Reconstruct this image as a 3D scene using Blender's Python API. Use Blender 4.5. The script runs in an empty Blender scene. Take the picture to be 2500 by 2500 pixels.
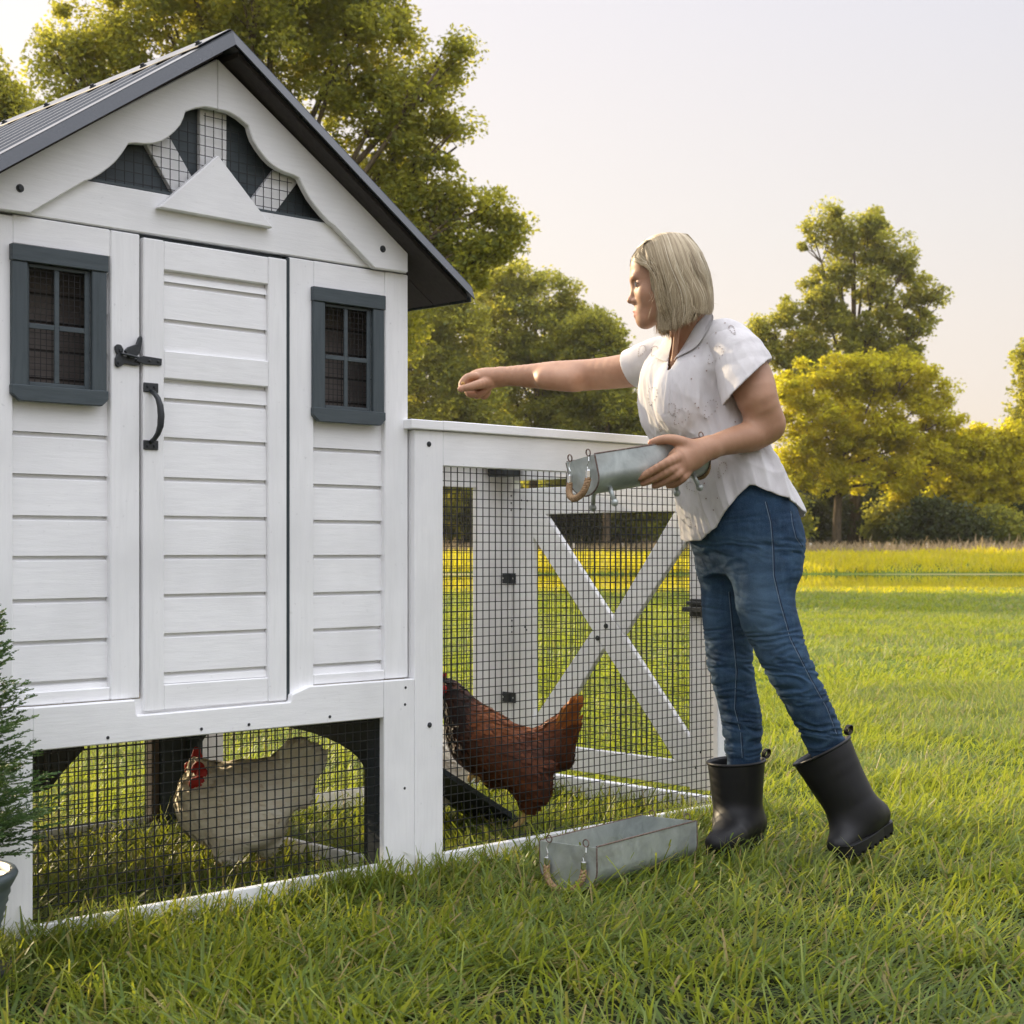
import bpy, math, random
import numpy as np
from mathutils import Vector, Matrix
from mathutils.bvhtree import BVHTree
R = math.radians
S = bpy.context.scene
COL = S.collection
F = 3816.0      # focal length in photo pixels
H = 0.78        # eye height over the coop's base line
Y0 = 1340.0     # horizon row of the photo
GZ = -0.05      # soil level under the grass

# ---------------------------------------------------------------- camera
cam_d = bpy.data.cameras.new('camera'); cam = bpy.data.objects.new('camera', cam_d); COL.objects.link(cam)
cam.location = (0, 0, H); cam.rotation_euler = (R(90), 0, 0)
cam_d.sensor_width = 36; cam_d.sensor_fit = 'HORIZONTAL'; cam_d.lens = 36 * F / 2500
cam_d.shift_y = (Y0 - 1250) / 2500
cam_d.clip_start = 0.05; cam_d.clip_end = 3000
cam_d.dof.use_dof = True; cam_d.dof.focus_distance = 4.1; cam_d.dof.aperture_fstop = 11
S.camera = cam

# ---------------------------------------------------------------- world, sun, exposure
SUN_AZ = Vector((-0.76, 0.65)).normalized()   # direction towards the sun, in plan
SUN_EL = R(19)
w = bpy.data.worlds.new('World'); S.world = w; w.use_nodes = True
nt = w.node_tree; nt.nodes.clear()
def wn(t, **k):
    n = nt.nodes.new(t)
    for a, b in k.items(): setattr(n, a, b)
    return n
sky = wn('ShaderNodeTexSky', sky_type='NISHITA', sun_disc=False, sun_elevation=SUN_EL,
         sun_rotation=math.atan2(SUN_AZ.x, SUN_AZ.y), air_density=1.0, dust_density=3.0, ozone_density=1.0)
tc = wn('ShaderNodeTexCoord'); sep = wn('ShaderNodeSeparateXYZ'); nt.links.new(tc.outputs['Generated'], sep.inputs[0])
rampn = wn('ShaderNodeValToRGB')
els = rampn.color_ramp.elements
def el(i, p, c):
    e = els[i] if i < len(els) else els.new(p)
    e.position = p; e.color = (*c, 1)
# thin high haze: pale and warm at the horizon, pale lavender above, brightness added overhead, out of view, to fill the shaded walls
el(0, 0.0, (5.3, 4.35, 3.3)); el(1, 0.10, (5.05, 4.65, 4.35)); el(2, 0.20, (4.7, 4.66, 4.8)); el(3, 0.33, (4.25, 4.42, 5.1)); el(4, 0.6, (12.5, 12.7, 13.9)); el(5, 1.0, (19, 19.4, 21))
nt.links.new(sep.outputs['Z'], rampn.inputs[0])
# warm brightening of the haze towards the sun
dot = wn('ShaderNodeVectorMath', operation='DOT_PRODUCT'); nt.links.new(tc.outputs['Generated'], dot.inputs[0])
dot.inputs[1].default_value = (SUN_AZ.x * math.cos(SUN_EL), SUN_AZ.y * math.cos(SUN_EL), math.sin(SUN_EL))
mr = wn('ShaderNodeMapRange'); mr.inputs['From Min'].default_value = -0.1; mr.inputs['From Max'].default_value = 1.0
nt.links.new(dot.outputs['Value'], mr.inputs['Value'])
pw = wn('ShaderNodeMath', operation='POWER'); pw.inputs[1].default_value = 1.6; nt.links.new(mr.outputs[0], pw.inputs[0])
glow = wn('ShaderNodeMix', data_type='RGBA', blend_type='MIX')
glow.inputs['A'].default_value = (0, 0, 0, 1); glow.inputs['B'].default_value = (3.0, 2.3, 1.5, 1); nt.links.new(pw.outputs[0], glow.inputs['Factor'])
ad = wn('ShaderNodeMix', data_type='RGBA', blend_type='ADD'); ad.inputs['Factor'].default_value = 1
nt.links.new(rampn.outputs[0], ad.inputs['A']); nt.links.new(glow.outputs['Result'], ad.inputs['B'])
ad2 = wn('ShaderNodeMix', data_type='RGBA', blend_type='ADD'); ad2.inputs['Factor'].default_value = 0.05
nt.links.new(ad.outputs['Result'], ad2.inputs['A']); nt.links.new(sky.outputs[0], ad2.inputs['B'])
bg = wn('ShaderNodeBackground'); bg.inputs['Strength'].default_value = 0.1; nt.links.new(ad2.outputs['Result'], bg.inputs['Color'])
wo = wn('ShaderNodeOutputWorld'); nt.links.new(bg.outputs[0], wo.inputs['Surface'])

sd = bpy.data.lights.new('sun', 'SUN'); sun = bpy.data.objects.new('sun', sd); COL.objects.link(sun)
sd.energy = 5.0; sd.angle = R(0.6); sd.color = (1.0, 0.80, 0.52)
sun.rotation_euler = Vector((SUN_AZ.x * math.cos(SUN_EL), SUN_AZ.y * math.cos(SUN_EL), math.sin(SUN_EL))).to_track_quat('Z', 'Y').to_euler()
sun.location = (-20, 6, 8)
S.view_settings.view_transform = 'Standard'; S.view_settings.look = 'None'
S.view_settings.exposure = 0.55; S.view_settings.gamma = 1.0
S.render.engine = 'CYCLES'
S.cycles.use_denoising = True
S.cycles.max_bounces = 8; S.cycles.diffuse_bounces = 3; S.cycles.transparent_max_bounces = 16; S.cycles.transmission_bounces = 4
S.cycles.sample_clamp_indirect = 5

# ---------------------------------------------------------------- helpers
def at(px, py, Y):
    """a point of the place from a pixel of the photograph and its distance"""
    return Vector(((px - 1250) * Y / F, Y, H + (Y0 - py) * Y / F))

def tag(o, label=None, cat=None, group=None, kind=None):
    if label: o['label'] = label
    if cat: o['category'] = cat
    if group: o['group'] = group
    if kind: o['kind'] = kind
    return o

def empty(name, loc=(0, 0, 0), rz=0.0):
    o = bpy.data.objects.new(name, None); COL.objects.link(o)
    o.location = loc; o.rotation_euler = (0, 0, rz); o.empty_display_size = 0.1
    return o

def link(name, me, mat=None, parent=None):
    o = bpy.data.objects.new(name, me); COL.objects.link(o)
    if mat is not None:
        for m in (mat if isinstance(mat, (list, tuple)) else [mat]): me.materials.append(m)
    if parent is not None: o.parent = parent
    return o

class MB:
    """collects simple shapes into one mesh"""
    def __init__(s): s.v = []; s.f = []
    def add(s, v, f):
        n = len(s.v); s.v.extend([tuple(p) for p in v]); s.f.extend([tuple(i + n for i in q) for q in f]); return s
    def box(s, x0, x1, y0, y1, z0, z1):
        return s.add([(x0,y0,z0),(x1,y0,z0),(x1,y1,z0),(x0,y1,z0),(x0,y0,z1),(x1,y0,z1),(x1,y1,z1),(x0,y1,z1)],
                     [(0,3,2,1),(4,5,6,7),(0,1,5,4),(1,2,6,5),(2,3,7,6),(3,0,4,7)])
    def prism(s, pts, y0, y1):
        """polygon in x,z (counter-clockwise seen from -y) from y0 to y1"""
        a = sum(pts[i][0]*pts[(i+1)%len(pts)][1] - pts[(i+1)%len(pts)][0]*pts[i][1] for i in range(len(pts)))
        if a < 0: pts = pts[::-1]
        n = len(pts)
        v = [(p[0], y0, p[1]) for p in pts] + [(p[0], y1, p[1]) for p in pts]
        f = [tuple(range(n)), tuple(range(2*n-1, n-1, -1))] + [((i+1)%n, i, n+i, n+(i+1)%n) for i in range(n)]
        return s.add(v, f)
    def hexa(s, q, t):
        """four points plus thickness vector"""
        v = [Vector(p) for p in q] + [Vector(p) + Vector(t) for p in q]
        return s.add(v, [(3,2,1,0),(4,5,6,7),(0,1,5,4),(1,2,6,5),(2,3,7,6),(3,0,4,7)])
    def tube(s, pts, r, n=8, cap=True, closed=False):
        pts = [Vector(p) for p in pts]; m = len(pts)
        rs = r if isinstance(r, (list, tuple)) else [r]*m
        up = None; rings = []
        for i, p in enumerate(pts):
            if closed: d = pts[(i+1)%m] - pts[i-1]
            else: d = pts[min(i+1, m-1)] - pts[max(i-1, 0)]
            d.normalize()
            if up is None:
                up = Vector((0,0,1)) if abs(d.z) < .9 else Vector((1,0,0))
            x = d.cross(up)
            if x.length < 1e-6: x = d.orthogonal()
            x.normalize(); up = x.cross(d).normalized()
            rings.append([p + (x*math.cos(2*math.pi*k/n) + up*math.sin(2*math.pi*k/n))*rs[i] for k in range(n)])
        v = [q for rg in rings for q in rg]; f = []
        for i in range(m if closed else m-1):
            j = (i+1) % m
            for k in range(n): f.append((i*n+k, i*n+(k+1)%n, j*n+(k+1)%n, j*n+k))
        if cap and not closed: f += [tuple(range(n-1, -1, -1)), tuple((m-1)*n+k for k in range(n))]
        return s.add(v, f)
    def disc(s, c, axis, r, h, n=12, dome=0.0):
        c = Vector(c); a = Vector(axis).normalized()
        s.tube([c, c + a*h*(1-dome), c + a*h], [r, r, r*(1-.5*dome)], n)
        return s
    def build(s, name, mat, parent=None, bevel=0.0, smooth=False, seg=1):
        me = bpy.data.meshes.new(name); me.from_pydata(s.v, [], s.f); me.update()
        if smooth: me.polygons.foreach_set('use_smooth', [True]*len(me.polygons))
        o = link(name, me, mat, parent)
        if bevel:
            b = o.modifiers.new('bevel', 'BEVEL'); b.width = bevel; b.segments = seg; b.limit_method = 'ANGLE'; b.angle_limit = R(35)
            b.harden_normals = False
        return o

def np_mesh(name, V, Fc, mat=None, parent=None, smooth=False, n=4):
    """fast mesh from numpy arrays; Fc is (k, n)"""
    me = bpy.data.meshes.new(name)
    V = np.ascontiguousarray(V, dtype=np.float32); Fc = np.ascontiguousarray(Fc, dtype=np.int32)
    me.vertices.add(len(V)); me.vertices.foreach_set('co', V.ravel())
    k = Fc.shape[1]
    me.loops.add(Fc.size); me.loops.foreach_set('vertex_index', Fc.ravel())
    me.polygons.add(len(Fc)); me.polygons.foreach_set('loop_start', np.arange(0, Fc.size, k, dtype=np.int32))
    me.polygons.foreach_set('loop_total', np.full(len(Fc), k, dtype=np.int32))
    me.update(calc_edges=True)
    if smooth: me.polygons.foreach_set('use_smooth', np.ones(len(Fc), dtype=bool))
    return link(name, me, mat, parent)

def vcol(o, cols, name='tint'):
    a = o.data.attributes.new(name, 'FLOAT', 'POINT')
    a.data.foreach_set('value', np.ascontiguousarray(cols, dtype=np.float32))

# ---------------------------------------------------------------- materials
class N:
    """tiny node-graph helper around one principled material"""
    def __init__(s, name, rough=.6, spec=.5, metallic=0.0, base=(.5,.5,.5)):
        s.m = bpy.data.materials.new(name); s.m.use_nodes = True; s.t = s.m.node_tree
        s.p = s.t.nodes['Principled BSDF']; s.out = s.t.nodes['Material Output']
        s.p.inputs['Roughness'].default_value = rough; s.p.inputs['Specular IOR Level'].default_value = spec
        s.p.inputs['Metallic'].default_value = metallic; s.p.inputs['Base Color'].default_value = (*base, 1)
        s.tc = None
    def n(s, t, **k):
        x = s.t.nodes.new(t)
        for a, b in k.items(): setattr(x, a, b)
        return x
    def l(s, a, b): s.t.links.new(a, b)
    def coord(s, scale=(1,1,1), kind='Object'):
        if s.tc is None: s.tc = s.n('ShaderNodeTexCoord')
        mp = s.n('ShaderNodeMapping'); mp.inputs['Scale'].default_value = scale
        s.l(s.tc.outputs[kind], mp.inputs[0]); return mp.outputs[0]
    def noise(s, vec, scale=5, detail=4, rough=.55, dist=0.0):
        x = s.n('ShaderNodeTexNoise'); s.l(vec, x.inputs['Vector'])
        x.inputs['Scale'].default_value = scale; x.inputs['Detail'].default_value = detail
        x.inputs['Roughness'].default_value = rough; x.inputs['Distortion'].default_value = dist
        return x.outputs['Fac']
    def wave(s, vec, scale, dist=2.0, det=2, dscale=1.0, direction='X', profile='SIN'):
        x = s.n('ShaderNodeTexWave', bands_direction=direction, wave_profile=profile); s.l(vec, x.inputs['Vector'])
        x.inputs['Scale'].default_value = scale; x.inputs['Distortion'].default_value = dist; x.inputs['Detail'].default_value = det; x.inputs['Detail Scale'].default_value = dscale
        return x.outputs['Fac']
    def ramp(s, fac, stops):
        x = s.n('ShaderNodeValToRGB'); s.l(fac, x.inputs[0]); e = x.color_ramp.elements
        for i, (p, c) in enumerate(stops):
            q = e[i] if i < 2 else e.new(p)
            q.position = p; q.color = (*c, 1) if len(c) == 3 else c
        return x.outputs[0]
    def mix(s, a, b, fac, blend='MIX'):
        x = s.n('ShaderNodeMix', data_type='RGBA', blend_type=blend)
        for k, v in (('A', a), ('B', b)):
            if isinstance(v, tuple): x.inputs[k].default_value = (*v, 1)
            else: s.l(v, x.inputs[k])
        if isinstance(fac, (int, float)): x.inputs['Factor'].default_value = fac
        else: s.l(fac, x.inputs['Factor'])
        return x.outputs['Result']
    def math(s, op, a, b=None, c=None):
        x = s.n('ShaderNodeMath', operation=op)
        for i, v in enumerate((a, b, c)):
            if v is None: continue
            if isinstance(v, (int, float)): x.inputs[i].default_value = v
            else: s.l(v, x.inputs[i])
        return x.outputs[0]
    def attr(s, name):
        x = s.n('ShaderNodeAttribute', attribute_name=name); return x.outputs['Fac']
    def color(s, c): s.l(c, s.p.inputs['Base Color']); return s
    def bump(s, h, strength=.3, dist=.002):
        b = s.n('ShaderNodeBump'); b.inputs['Strength'].default_value = strength; b.inputs['Distance'].default_value = dist
        s.l(h, b.inputs['Height'])
        prev = s.p.inputs['Normal'].links
        if prev: s.l(prev[0].from_socket, b.inputs['Normal'])
        s.l(b.outputs[0], s.p.inputs['Normal']); return s
    def rough(s, v): s.l(v, s.p.inputs['Roughness']); return s

def m_paint(name, base, dark, grain='h', rough=.55):
    """painted, rough-sawn softwood: faint saw marks, grain lines, knots and scuffs"""
    m = N(name, rough=rough, spec=.35)
    sc = (1.2, 1.2, 14) if grain == 'h' else (14, 14, 1.2)
    v = m.coord(sc); v1 = m.coord()
    g = m.noise(v, 9, 6, .6, .3)
    sp = m.noise(m.coord((9, 9, 60) if grain == 'h' else (60, 60, 9)), 6, 3, .6)
    big = m.noise(v1, 3.5, 3)
    vo = m.n('ShaderNodeTexVoronoi'); m.l(v1, vo.inputs['Vector']); vo.inputs['Scale'].default_value = 7
    kn = m.ramp(vo.outputs['Distance'], [(0.0, (1,1,1)), (0.035, (0,0,0))])
    c = m.mix(base, dark, m.ramp(g, [(.42, (0,0,0)), (.78, (1,1,1))]))
    c = m.mix(c, tuple(x*.86 for x in base), m.ramp(big, [(.45, (0,0,0)), (.75, (1,1,1))]))
    c = m.mix(c, tuple(x*.72 for x in base), m.math('MULTIPLY', kn, .35))
    sd_ = m.ramp(m.noise(v1, 90, 2), [(.70, (0,0,0)), (.76, (1,1,1))])
    c = m.mix(c, tuple(x*.55 for x in base), m.math('MULTIPLY', sd_, .30))
    m.color(c)
    m.bump(g, .35, .0015); m.bump(sp, .35, .0007)
    return m.m

M = {}
M['white_h'] = m_paint('white paint', (.89, .89, .895), (.82, .82, .825), 'h')
M['white_v'] = m_paint('white paint upright', (.89, .89, .895), (.82, .82, .825), 'v')
M['slate'] = m_paint('slate paint', (.068, .086, .096), (.042, .056, .064), 'h', .5)
M['slate_v'] = m_paint('slate paint upright', (.068, .086, .096), (.042, .056, .064), 'v', .5)
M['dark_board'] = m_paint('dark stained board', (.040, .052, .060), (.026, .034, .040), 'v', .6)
M['brown_post'] = m_paint('brown stained post', (.10, .075, .055), (.06, .045, .033), 'v', .7)

m = N('coated steel sheet', rough=.3, spec=.65, metallic=0.0)
nz = m.noise(m.coord((1, 1, 1)), 220, 2)
m.color(m.ramp(nz, [(.3, (.024, .029, .037)), (.7, (.034, .040, .050))])); m.bump(nz, .15, .0004)
m.rough(m.ramp(m.noise(m.coord(), 8, 4), [(.3, (.22,)*3), (.7, (.38,)*3)])); M['steel'] = m.m
m = N('roof underside', rough=.8, spec=.2)
nz = m.noise(m.coord((6, 40, 6)), 12, 5)
m.color(m.ramp(nz, [(.3, (.040, .036, .036)), (.7, (.068, .06, .058))])); m.bump(nz, .4, .001); M['soffit'] = m.m
M['wire'] = N('black coated wire', rough=.45, spec=.4, base=(.012, .014, .016)).m
m = N('black iron', rough=.48, spec=.5)
nz = m.noise(m.coord(), 160, 3)
m.color(m.ramp(nz, [(.3, (.016, .019, .022)), (.7, (.032, .037, .042))])); m.bump(nz, .4, .0008); M['iron'] = m.m
m = N('interior boards', rough=.85, spec=.2)
v = m.coord((1, 1, 1)); bd = m.wave(v, 5.2, 0, 0, 1, 'Z', 'SAW')
c = m.mix(m.ramp(m.noise(m.coord((2, 2, 20)), 8, 5), [(.3, (.19, .165, .15)), (.7, (.27, .24, .225))]), (.03, .025, .022), m.ramp(bd, [(.90, (0,0,0)), (.95, (1,1,1))]))
m.color(c); M['inner'] = m.m
m = N('plywood underside', rough=.85, spec=.15)
m.color(m.ramp(m.noise(m.coord((1, 9, 9)), 6, 5), [(.3, (.42, .33, .22)), (.7, (.56, .46, .33))])); M['ply'] = m.m
m = N('galvanised sheet', rough=.42, metallic=.55, spec=.5)
v = m.coord(); n1 = m.noise(v, 14, 6, .65, .6); n2 = m.noise(v, 70, 4); n3 = m.noise(m.coord((1, 1, 3)), 5, 3)
c = m.ramp(n1, [(.25, (.30, .325, .32)), (.5, (.46, .50, .485)), (.8, (.62, .66, .64))])
c = m.mix(c, (.22, .20, .17), m.math('MULTIPLY', m.ramp(n3, [(.5, (0,0,0)), (.75, (1,1,1))]), .5))
m.color(c); m.rough(m.ramp(n2, [(.3, (.34,)*3), (.7, (.58,)*3)])); m.bump(n2, .2, .0006); M['zinc'] = m.m
m = N('rusty rim', rough=.8, metallic=.3)
m.color(m.ramp(m.noise(m.coord(), 120, 4), [(.35, (.10, .055, .04)), (.6, (.20, .15, .13)), (.8, (.36, .34, .31))])); M['rust'] = m.m
M['ferrule'] = N('bright ferrule', rough=.25, metallic=1.0, base=(.68, .69, .67)).m
m = N('jute rope', rough=.95, spec=.1)
m.color(m.ramp(m.noise(m.coord(), 260, 3), [(.3, (.22, .13, .07)), (.7, (.46, .32, .19))])); m.bump(m.noise(m.coord(), 500, 2), .6, .001); M['rope'] = m.m

# ================================================================= CHICKEN COOP
ANG = math.atan2(3816.0, 5240.0 - 1250.0)
P0 = Vector((-1.035, 3.15, 0))
U = Vector((math.cos(ANG), math.sin(ANG), 0)); V_ = Vector((-math.sin(ANG), math.cos(ANG), 0))
def loc(s, d, z): return P0 + U*s + V_*d + Vector((0, 0, z))

coop = empty('chicken_coop', P0, ANG)
tag(coop, 'white wooden coop with slate window frames and a dark gabled metal roof', 'chicken coop')
WH, WV = M['white_h'], M['white_v']
BV = .0022
# base frame
for (x0, x1) in ((-.023, .0745), (.998, 1.0955)):
    MB().box(x0, x1, 0, .02, GZ-.03, .4555).build('leg', WV, coop, BV)
    MB().box(x0+.003, x1-.003, .0205, .075, GZ-.03, .450).build('leg', M['dark_board'], coop, BV)
MB().prism([(.075, .365), (.9975, .365), (.9975, .4555), (.772, .4555), (.766, .4535), (.722, .4395), (.720, .426), (.718, .4225), (.3165, .4205), (.313, .4255), (.311, .4545), (.075, .4545)], 0.001, .021).build('front_beam', WH, coop, BV)
MB().box(.075, .9975, .001, .020, GZ-.02, .006).build('base_board', WH, coop, BV)
MB().box(.075, .9975, .0215, .0275, .366, .4545).build('beam_backing', WH, coop)
# rear and side base
MB().box(.0, 1.09, 1.0, 1.018, GZ-.02, .006).build('base_board', WH, coop, BV)
MB().box(1.052, 1.0715, .080, .92, GZ-.02, -.004).build('base_board', WH, coop, BV)
MB().box(-.012, .006, .080, .92, GZ-.02, -.004).build('base_board', WH, coop, BV)
MB().box(.937, .961, .985, 1.02, GZ-.03, .452).build('leg', M['brown_post'], coop, BV)
MB().box(.963, 1.088, .975, 1.022, GZ-.03, .452).build('leg', M['dark_board'], coop, BV)
MB().box(-.02, .07, .975, 1.02, GZ-.03, .452).build('leg', M['dark_board'], coop, BV)
def arch(x, t):
    """side panel of the base, cut out as an arch; polygon in depth,height turned across"""
    pts = [(.076, GZ-.03), (.140, GZ-.03), (.140, .22)]
    for k in range(1, 9):
        a = math.pi/2*k/8
        pts.append((.14 + .36*(1-math.cos(a))*1.0, .215 + .085*math.sin(a)))
    for k in range(8, 0, -1):
        a = math.pi/2*k/8
        pts.append((.91 - .36*(1-math.cos(a)), .215 + .085*math.sin(a)))
    pts += [(.915, .22), (.915, GZ-.03), (.974, GZ-.03), (.974, .452), (.076, .452)]
    b = MB(); b.prism(pts, 0, t); b.v = [(x + p[1], p[0], p[2]) for p in b.v]; b.f = [q[::-1] for q in b.f]
    return b
arch(1.045, .018).build('arched_side', M['dark_board'], coop, .001)
arch(-.004, .018).build('arched_side', M['dark_board'], coop, .001)
MB().prism([(.07, .12), (.58, .116), (.619, .12), (.66, .165), (.723, .222), (.723, .30), (.07, .30)], .984, .999).build('rear_bracket', M['dark_board'], coop, .001)
# floor, its underside made pale to bounce light onto the hens below
MB().box(.0, 1.085, .028, 1.0, .453, .468).build('floor', M['ply'], coop)
# siding: one board set per bay, each course bevelled at the lap
def siding(x0, x1, y, zs, top, bot, name='siding'):
    b = MB(); e = [bot] + zs + [top]
    for i in range(len(e)-1):
        z0, z1 = e[i], e[i+1]
        # bottom lip leans out, upper edge is rebated under the next course
        b.prism_x = None
        pr = [(y+.0, z0+.0035), (y-.001, z0+.0005), (y+.0015, z1-.011), (y+.0085, z1-.006), (y+.0085, z1+.0002), (y+.014, z1+.0002), (y+.014, z0+.0035)]
        n = len(pr)
        v = [(x0, p[0], p[1]) for p in pr] + [(x1, p[0], p[1]) for p in pr]
        f = [tuple(range(n-1, -1, -1)), tuple(range(n, 2*n))] + [(i_, (i_+1)%n, n+(i_+1)%n, n+i_) for i_ in range(n)]
        b.add(v, [q[::-1] for q in f])
    return b.build(name, WH, coop, 0)
ZL = [.589, .676, .765, .849, .935, 1.022]
siding(.040, .266, .034, [.504] + ZL, 1.112, .476)
siding(.795, 1.020, .034, [.504] + ZL, 1.112, .476)
for x0, x1 in ((.040, .060), (.228, .266), (.795, .812), (.985, 1.020)):
    siding(x0, x1, .034, [1.197, 1.283, 1.370], 1.41, 1.112, 'siding_strip')
MB().box(.0, .34, .049, .056, .47, 1.10).build('inner_wall', M['inner'], coop)
MB().box(.72, 1.07, .049, .056, .47, 1.10).build('inner_wall', M['inner'], coop)
# posts, corner boards, rails
MB().box(-.035, .0405, .0195, .048, .4575, 1.4605).build('corner_board', WV, coop, BV)
MB().box(1.0165, 1.0905, .0195, .048, .4575, 1.4665).build('corner_board', WV, coop, BV)
MB().box(.2625, .3325, .019, .048, .4565, 1.4625).build('door_post', WV, coop, BV)
MB().box(.7265, .7985, .019, .048, .427, 1.4645).build('door_post', WV, coop, BV)
MB().box(.041, .262, .0205, .033, 1.4045, 1.4635).build('panel_rail', WH, coop, BV)
MB().box(.799, 1.016, .0205, .033, 1.4025, 1.4655).build('panel_rail', WH, coop, BV)
MB().box(.041, .262, .0205, .033, .4565, .484).build('panel_rail', WH, coop, BV)
MB().box(.799, 1.016, .0205, .033, .4565, .481).build('panel_rail', WH, coop, BV)
# header board over the door
MB().prism([(-.03, 1.466), (1.088, 1.470), (1.04, 1.50), (.843, 1.5605), (.205, 1.5595), (.02, 1.49)], .019, .045).build('header_board', WH, coop, BV)
# side and rear walls, closed so that it is dark inside
for x0 in (-.033, 1.076):
    MB().box(x0, x0+.012, .05, 1.02, .46, 1.50).build('side_wall', WH, coop)
MB().prism([(-.02, .46), (1.075, .46), (1.075, 1.50), (.525, 1.86), (-.02, 1.50)], 1.005, 1.018).build('rear_wall', WH, coop)
MB().box(.0, 1.075, .13, .14, .47, 1.46).build('inner_wall', M['inner'], coop)

# ---- door
door = MB().box(.386, .664, .031, .040, .44, 1.44).build('door', WH, coop)
def dboard(x0, x1, z0, z1, y0, mat): return MB().box(x0, x1, y0, y0+.018, z0, z1).build('door_board', mat, door, BV)
dboard(.338, .3895, .4265, 1.4565, .013, WV); dboard(.6655, .7165, .4265, 1.4565, .013, WV)
dboard(.390, .665, 1.3925, 1.4555, .014, WH); dboard(.390, .665, 1.1545, 1.2155, .0135, WH); dboard(.390, .665, .4270, .4825, .014, WH)
def siding_door(z0, z1, zs):
    b = MB(); e = [z0] + zs + [z1]; y = .022
    for i in range(len(e)-1):
        a, c = e[i], e[i+1]
        pr = [(y, a+.0035), (y-.001, a+.0005), (y+.0015, c-.011), (y+.0075, c-.006), (y+.0075, c+.0002), (y+.0088, c+.0002), (y+.0088, a+.0035)]
        n = len(pr); v = [(.390, p[0], p[1]) for p in pr] + [(.665, p[0], p[1]) for p in pr]
        f = [tuple(range(n-1, -1, -1)), tuple(range(n, 2*n))] + [(i_, (i_+1)%n, n+(i_+1)%n, n+i_) for i_ in range(n)]
        b.add(v, [q[::-1] for q in f])
    b.build('door_siding', WH, door)
siding_door(.483, 1.154, [.508, .594, .680, .766, .853, .938, 1.026, 1.112]); siding_door(1.216, 1.392, [1.286, 1.368])
MB().box(.7170, .7262, .0160, .045, .427, 1.462).build('gap_shade_strip', M['dark_board'], coop)  # solid dark strip, the shade of the gap put into its colour
MB().box(.333, .717, .033, .045, 1.457, 1.466).build('gap_shade_strip', M['dark_board'], coop)
# pull handle
pull = None
for z in (1.131, 1.006):
    pq = MB().box(.336, .373, .0095, .0129, z-.0105, z+.0105).build('handle_plate', M['iron'], door, .0025, seg=2)
    for x in (.346, .363): MB().disc((x, .0095, z+(.002 if z > 1.1 else -.002)), (0, -1, 0), .0035, .003, 8, .6).build('screw', M['iron'], pq)
hp = [(.353, .010, 1.124), (.3555, -.003, 1.117), (.3585, -.012, 1.106), (.3605, -.018, 1.09), (.3615, -.020, 1.068), (.361, -.018, 1.046), (.3585, -.012, 1.030), (.3555, -.003, 1.019), (.353, .010, 1.012)]
MB().tube(hp, [.0045, .0055, .006, .0072, .0078, .0072, .006, .0055, .0045], 10).build('handle', M['iron'], door, smooth=True)
# thumb latch
b = MB()
b.prism([(.270, 1.175), (.276, 1.169), (.284, 1.172), (.292, 1.178), (.318, 1.176), (.330, 1.178), (.331, 1.188), (.322, 1.192), (.290, 1.195), (.288, 1.202), (.290, 1.209), (.284, 1.218), (.275, 1.219), (.269, 1.213), (.271, 1.203), (.275, 1.197), (.270, 1.188)], .0125, .0185)
lat = b.build('latch', M['iron'], coop, .0012)
b = MB().prism([(.288, 1.205), (.297, 1.214), (.317, 1.222), (.322, 1.236), (.327, 1.241), (.331, 1.236), (.330, 1.226), (.327, 1.212), (.322, 1.200), (.312, 1.191), (.300, 1.190)], .004, .0123)
b.build('latch_arm', M['iron'], lat, .0012)
b = MB().tube([(.283, .010, 1.199), (.300, .003, 1.196), (.318, .002, 1.193)], .0028, 6); b.disc((.281, .0125, 1.206), (0, -1, 0), .004, .003, 8, .5); b.disc((.278, .0125, 1.179), (0, -1, 0), .004, .003, 8, .5)
b.build('latch_pin', M['iron'], lat)
b = MB().prism([(.316, 1.186), (.338, 1.180), (.380, 1.181), (.381, 1.196), (.336, 1.1985), (.325, 1.196)], .008, .0125)
for x in (.350, .371): b.disc((x, .008, 1.189), (0, -1, 0), .0032, .0025, 8, .5)
b.build('strike_strap', M['iron'], door, .001)

# ---- windows
def wire_rect(b, x0, x1, z0, z1, y, p=.0225, r=.0008, inside=None, ph=0.0):
    """square welded mesh in the x,z plane"""
    def seg(a, c):
        d = (Vector(c) - Vector(a))
        if d.length < 1e-4: return
        ax = 0 if abs(d.x) > abs(d.z) else 2
        q = r
        x_0, x_1 = min(a[0], c[0]), max(a[0], c[0]); z_0, z_1 = min(a[2], c[2]), max(a[2], c[2])
        if ax == 0: b.box(x_0, x_1, y-q, y+q, z_0-q, z_0+q)
        else: b.box(x_0-q, x_0+q, y+q*.9, y+q*2.9, z_0, z_1)
    def runs(fixed, lo, hi, vert):
        if inside is None: return [(lo, hi)]
        k = 60; out = []; st = None
        for i in range(k+1):
            t = lo + (hi-lo)*i/k
            ok = inside(fixed, t) if vert else inside(t, fixed)
            if ok and st is None: st = t
            if (not ok or i == k) and st is not None:
                if t - st > .004: out.append((st, t))
                st = None
        return out
    x = x0 + p*(.4 + ph)
    while x < x1:
        for (u0, u1) in runs(x, z0, z1, True): seg((x, y, u0), (x, y, u1))
        x += p
    z = z0 + p*(.5 + ph)
    while z < z1:
        for (u0, u1) in runs(z, x0, x1, False): seg((u0, y, z), (u1, y, z))
        z += p
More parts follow.
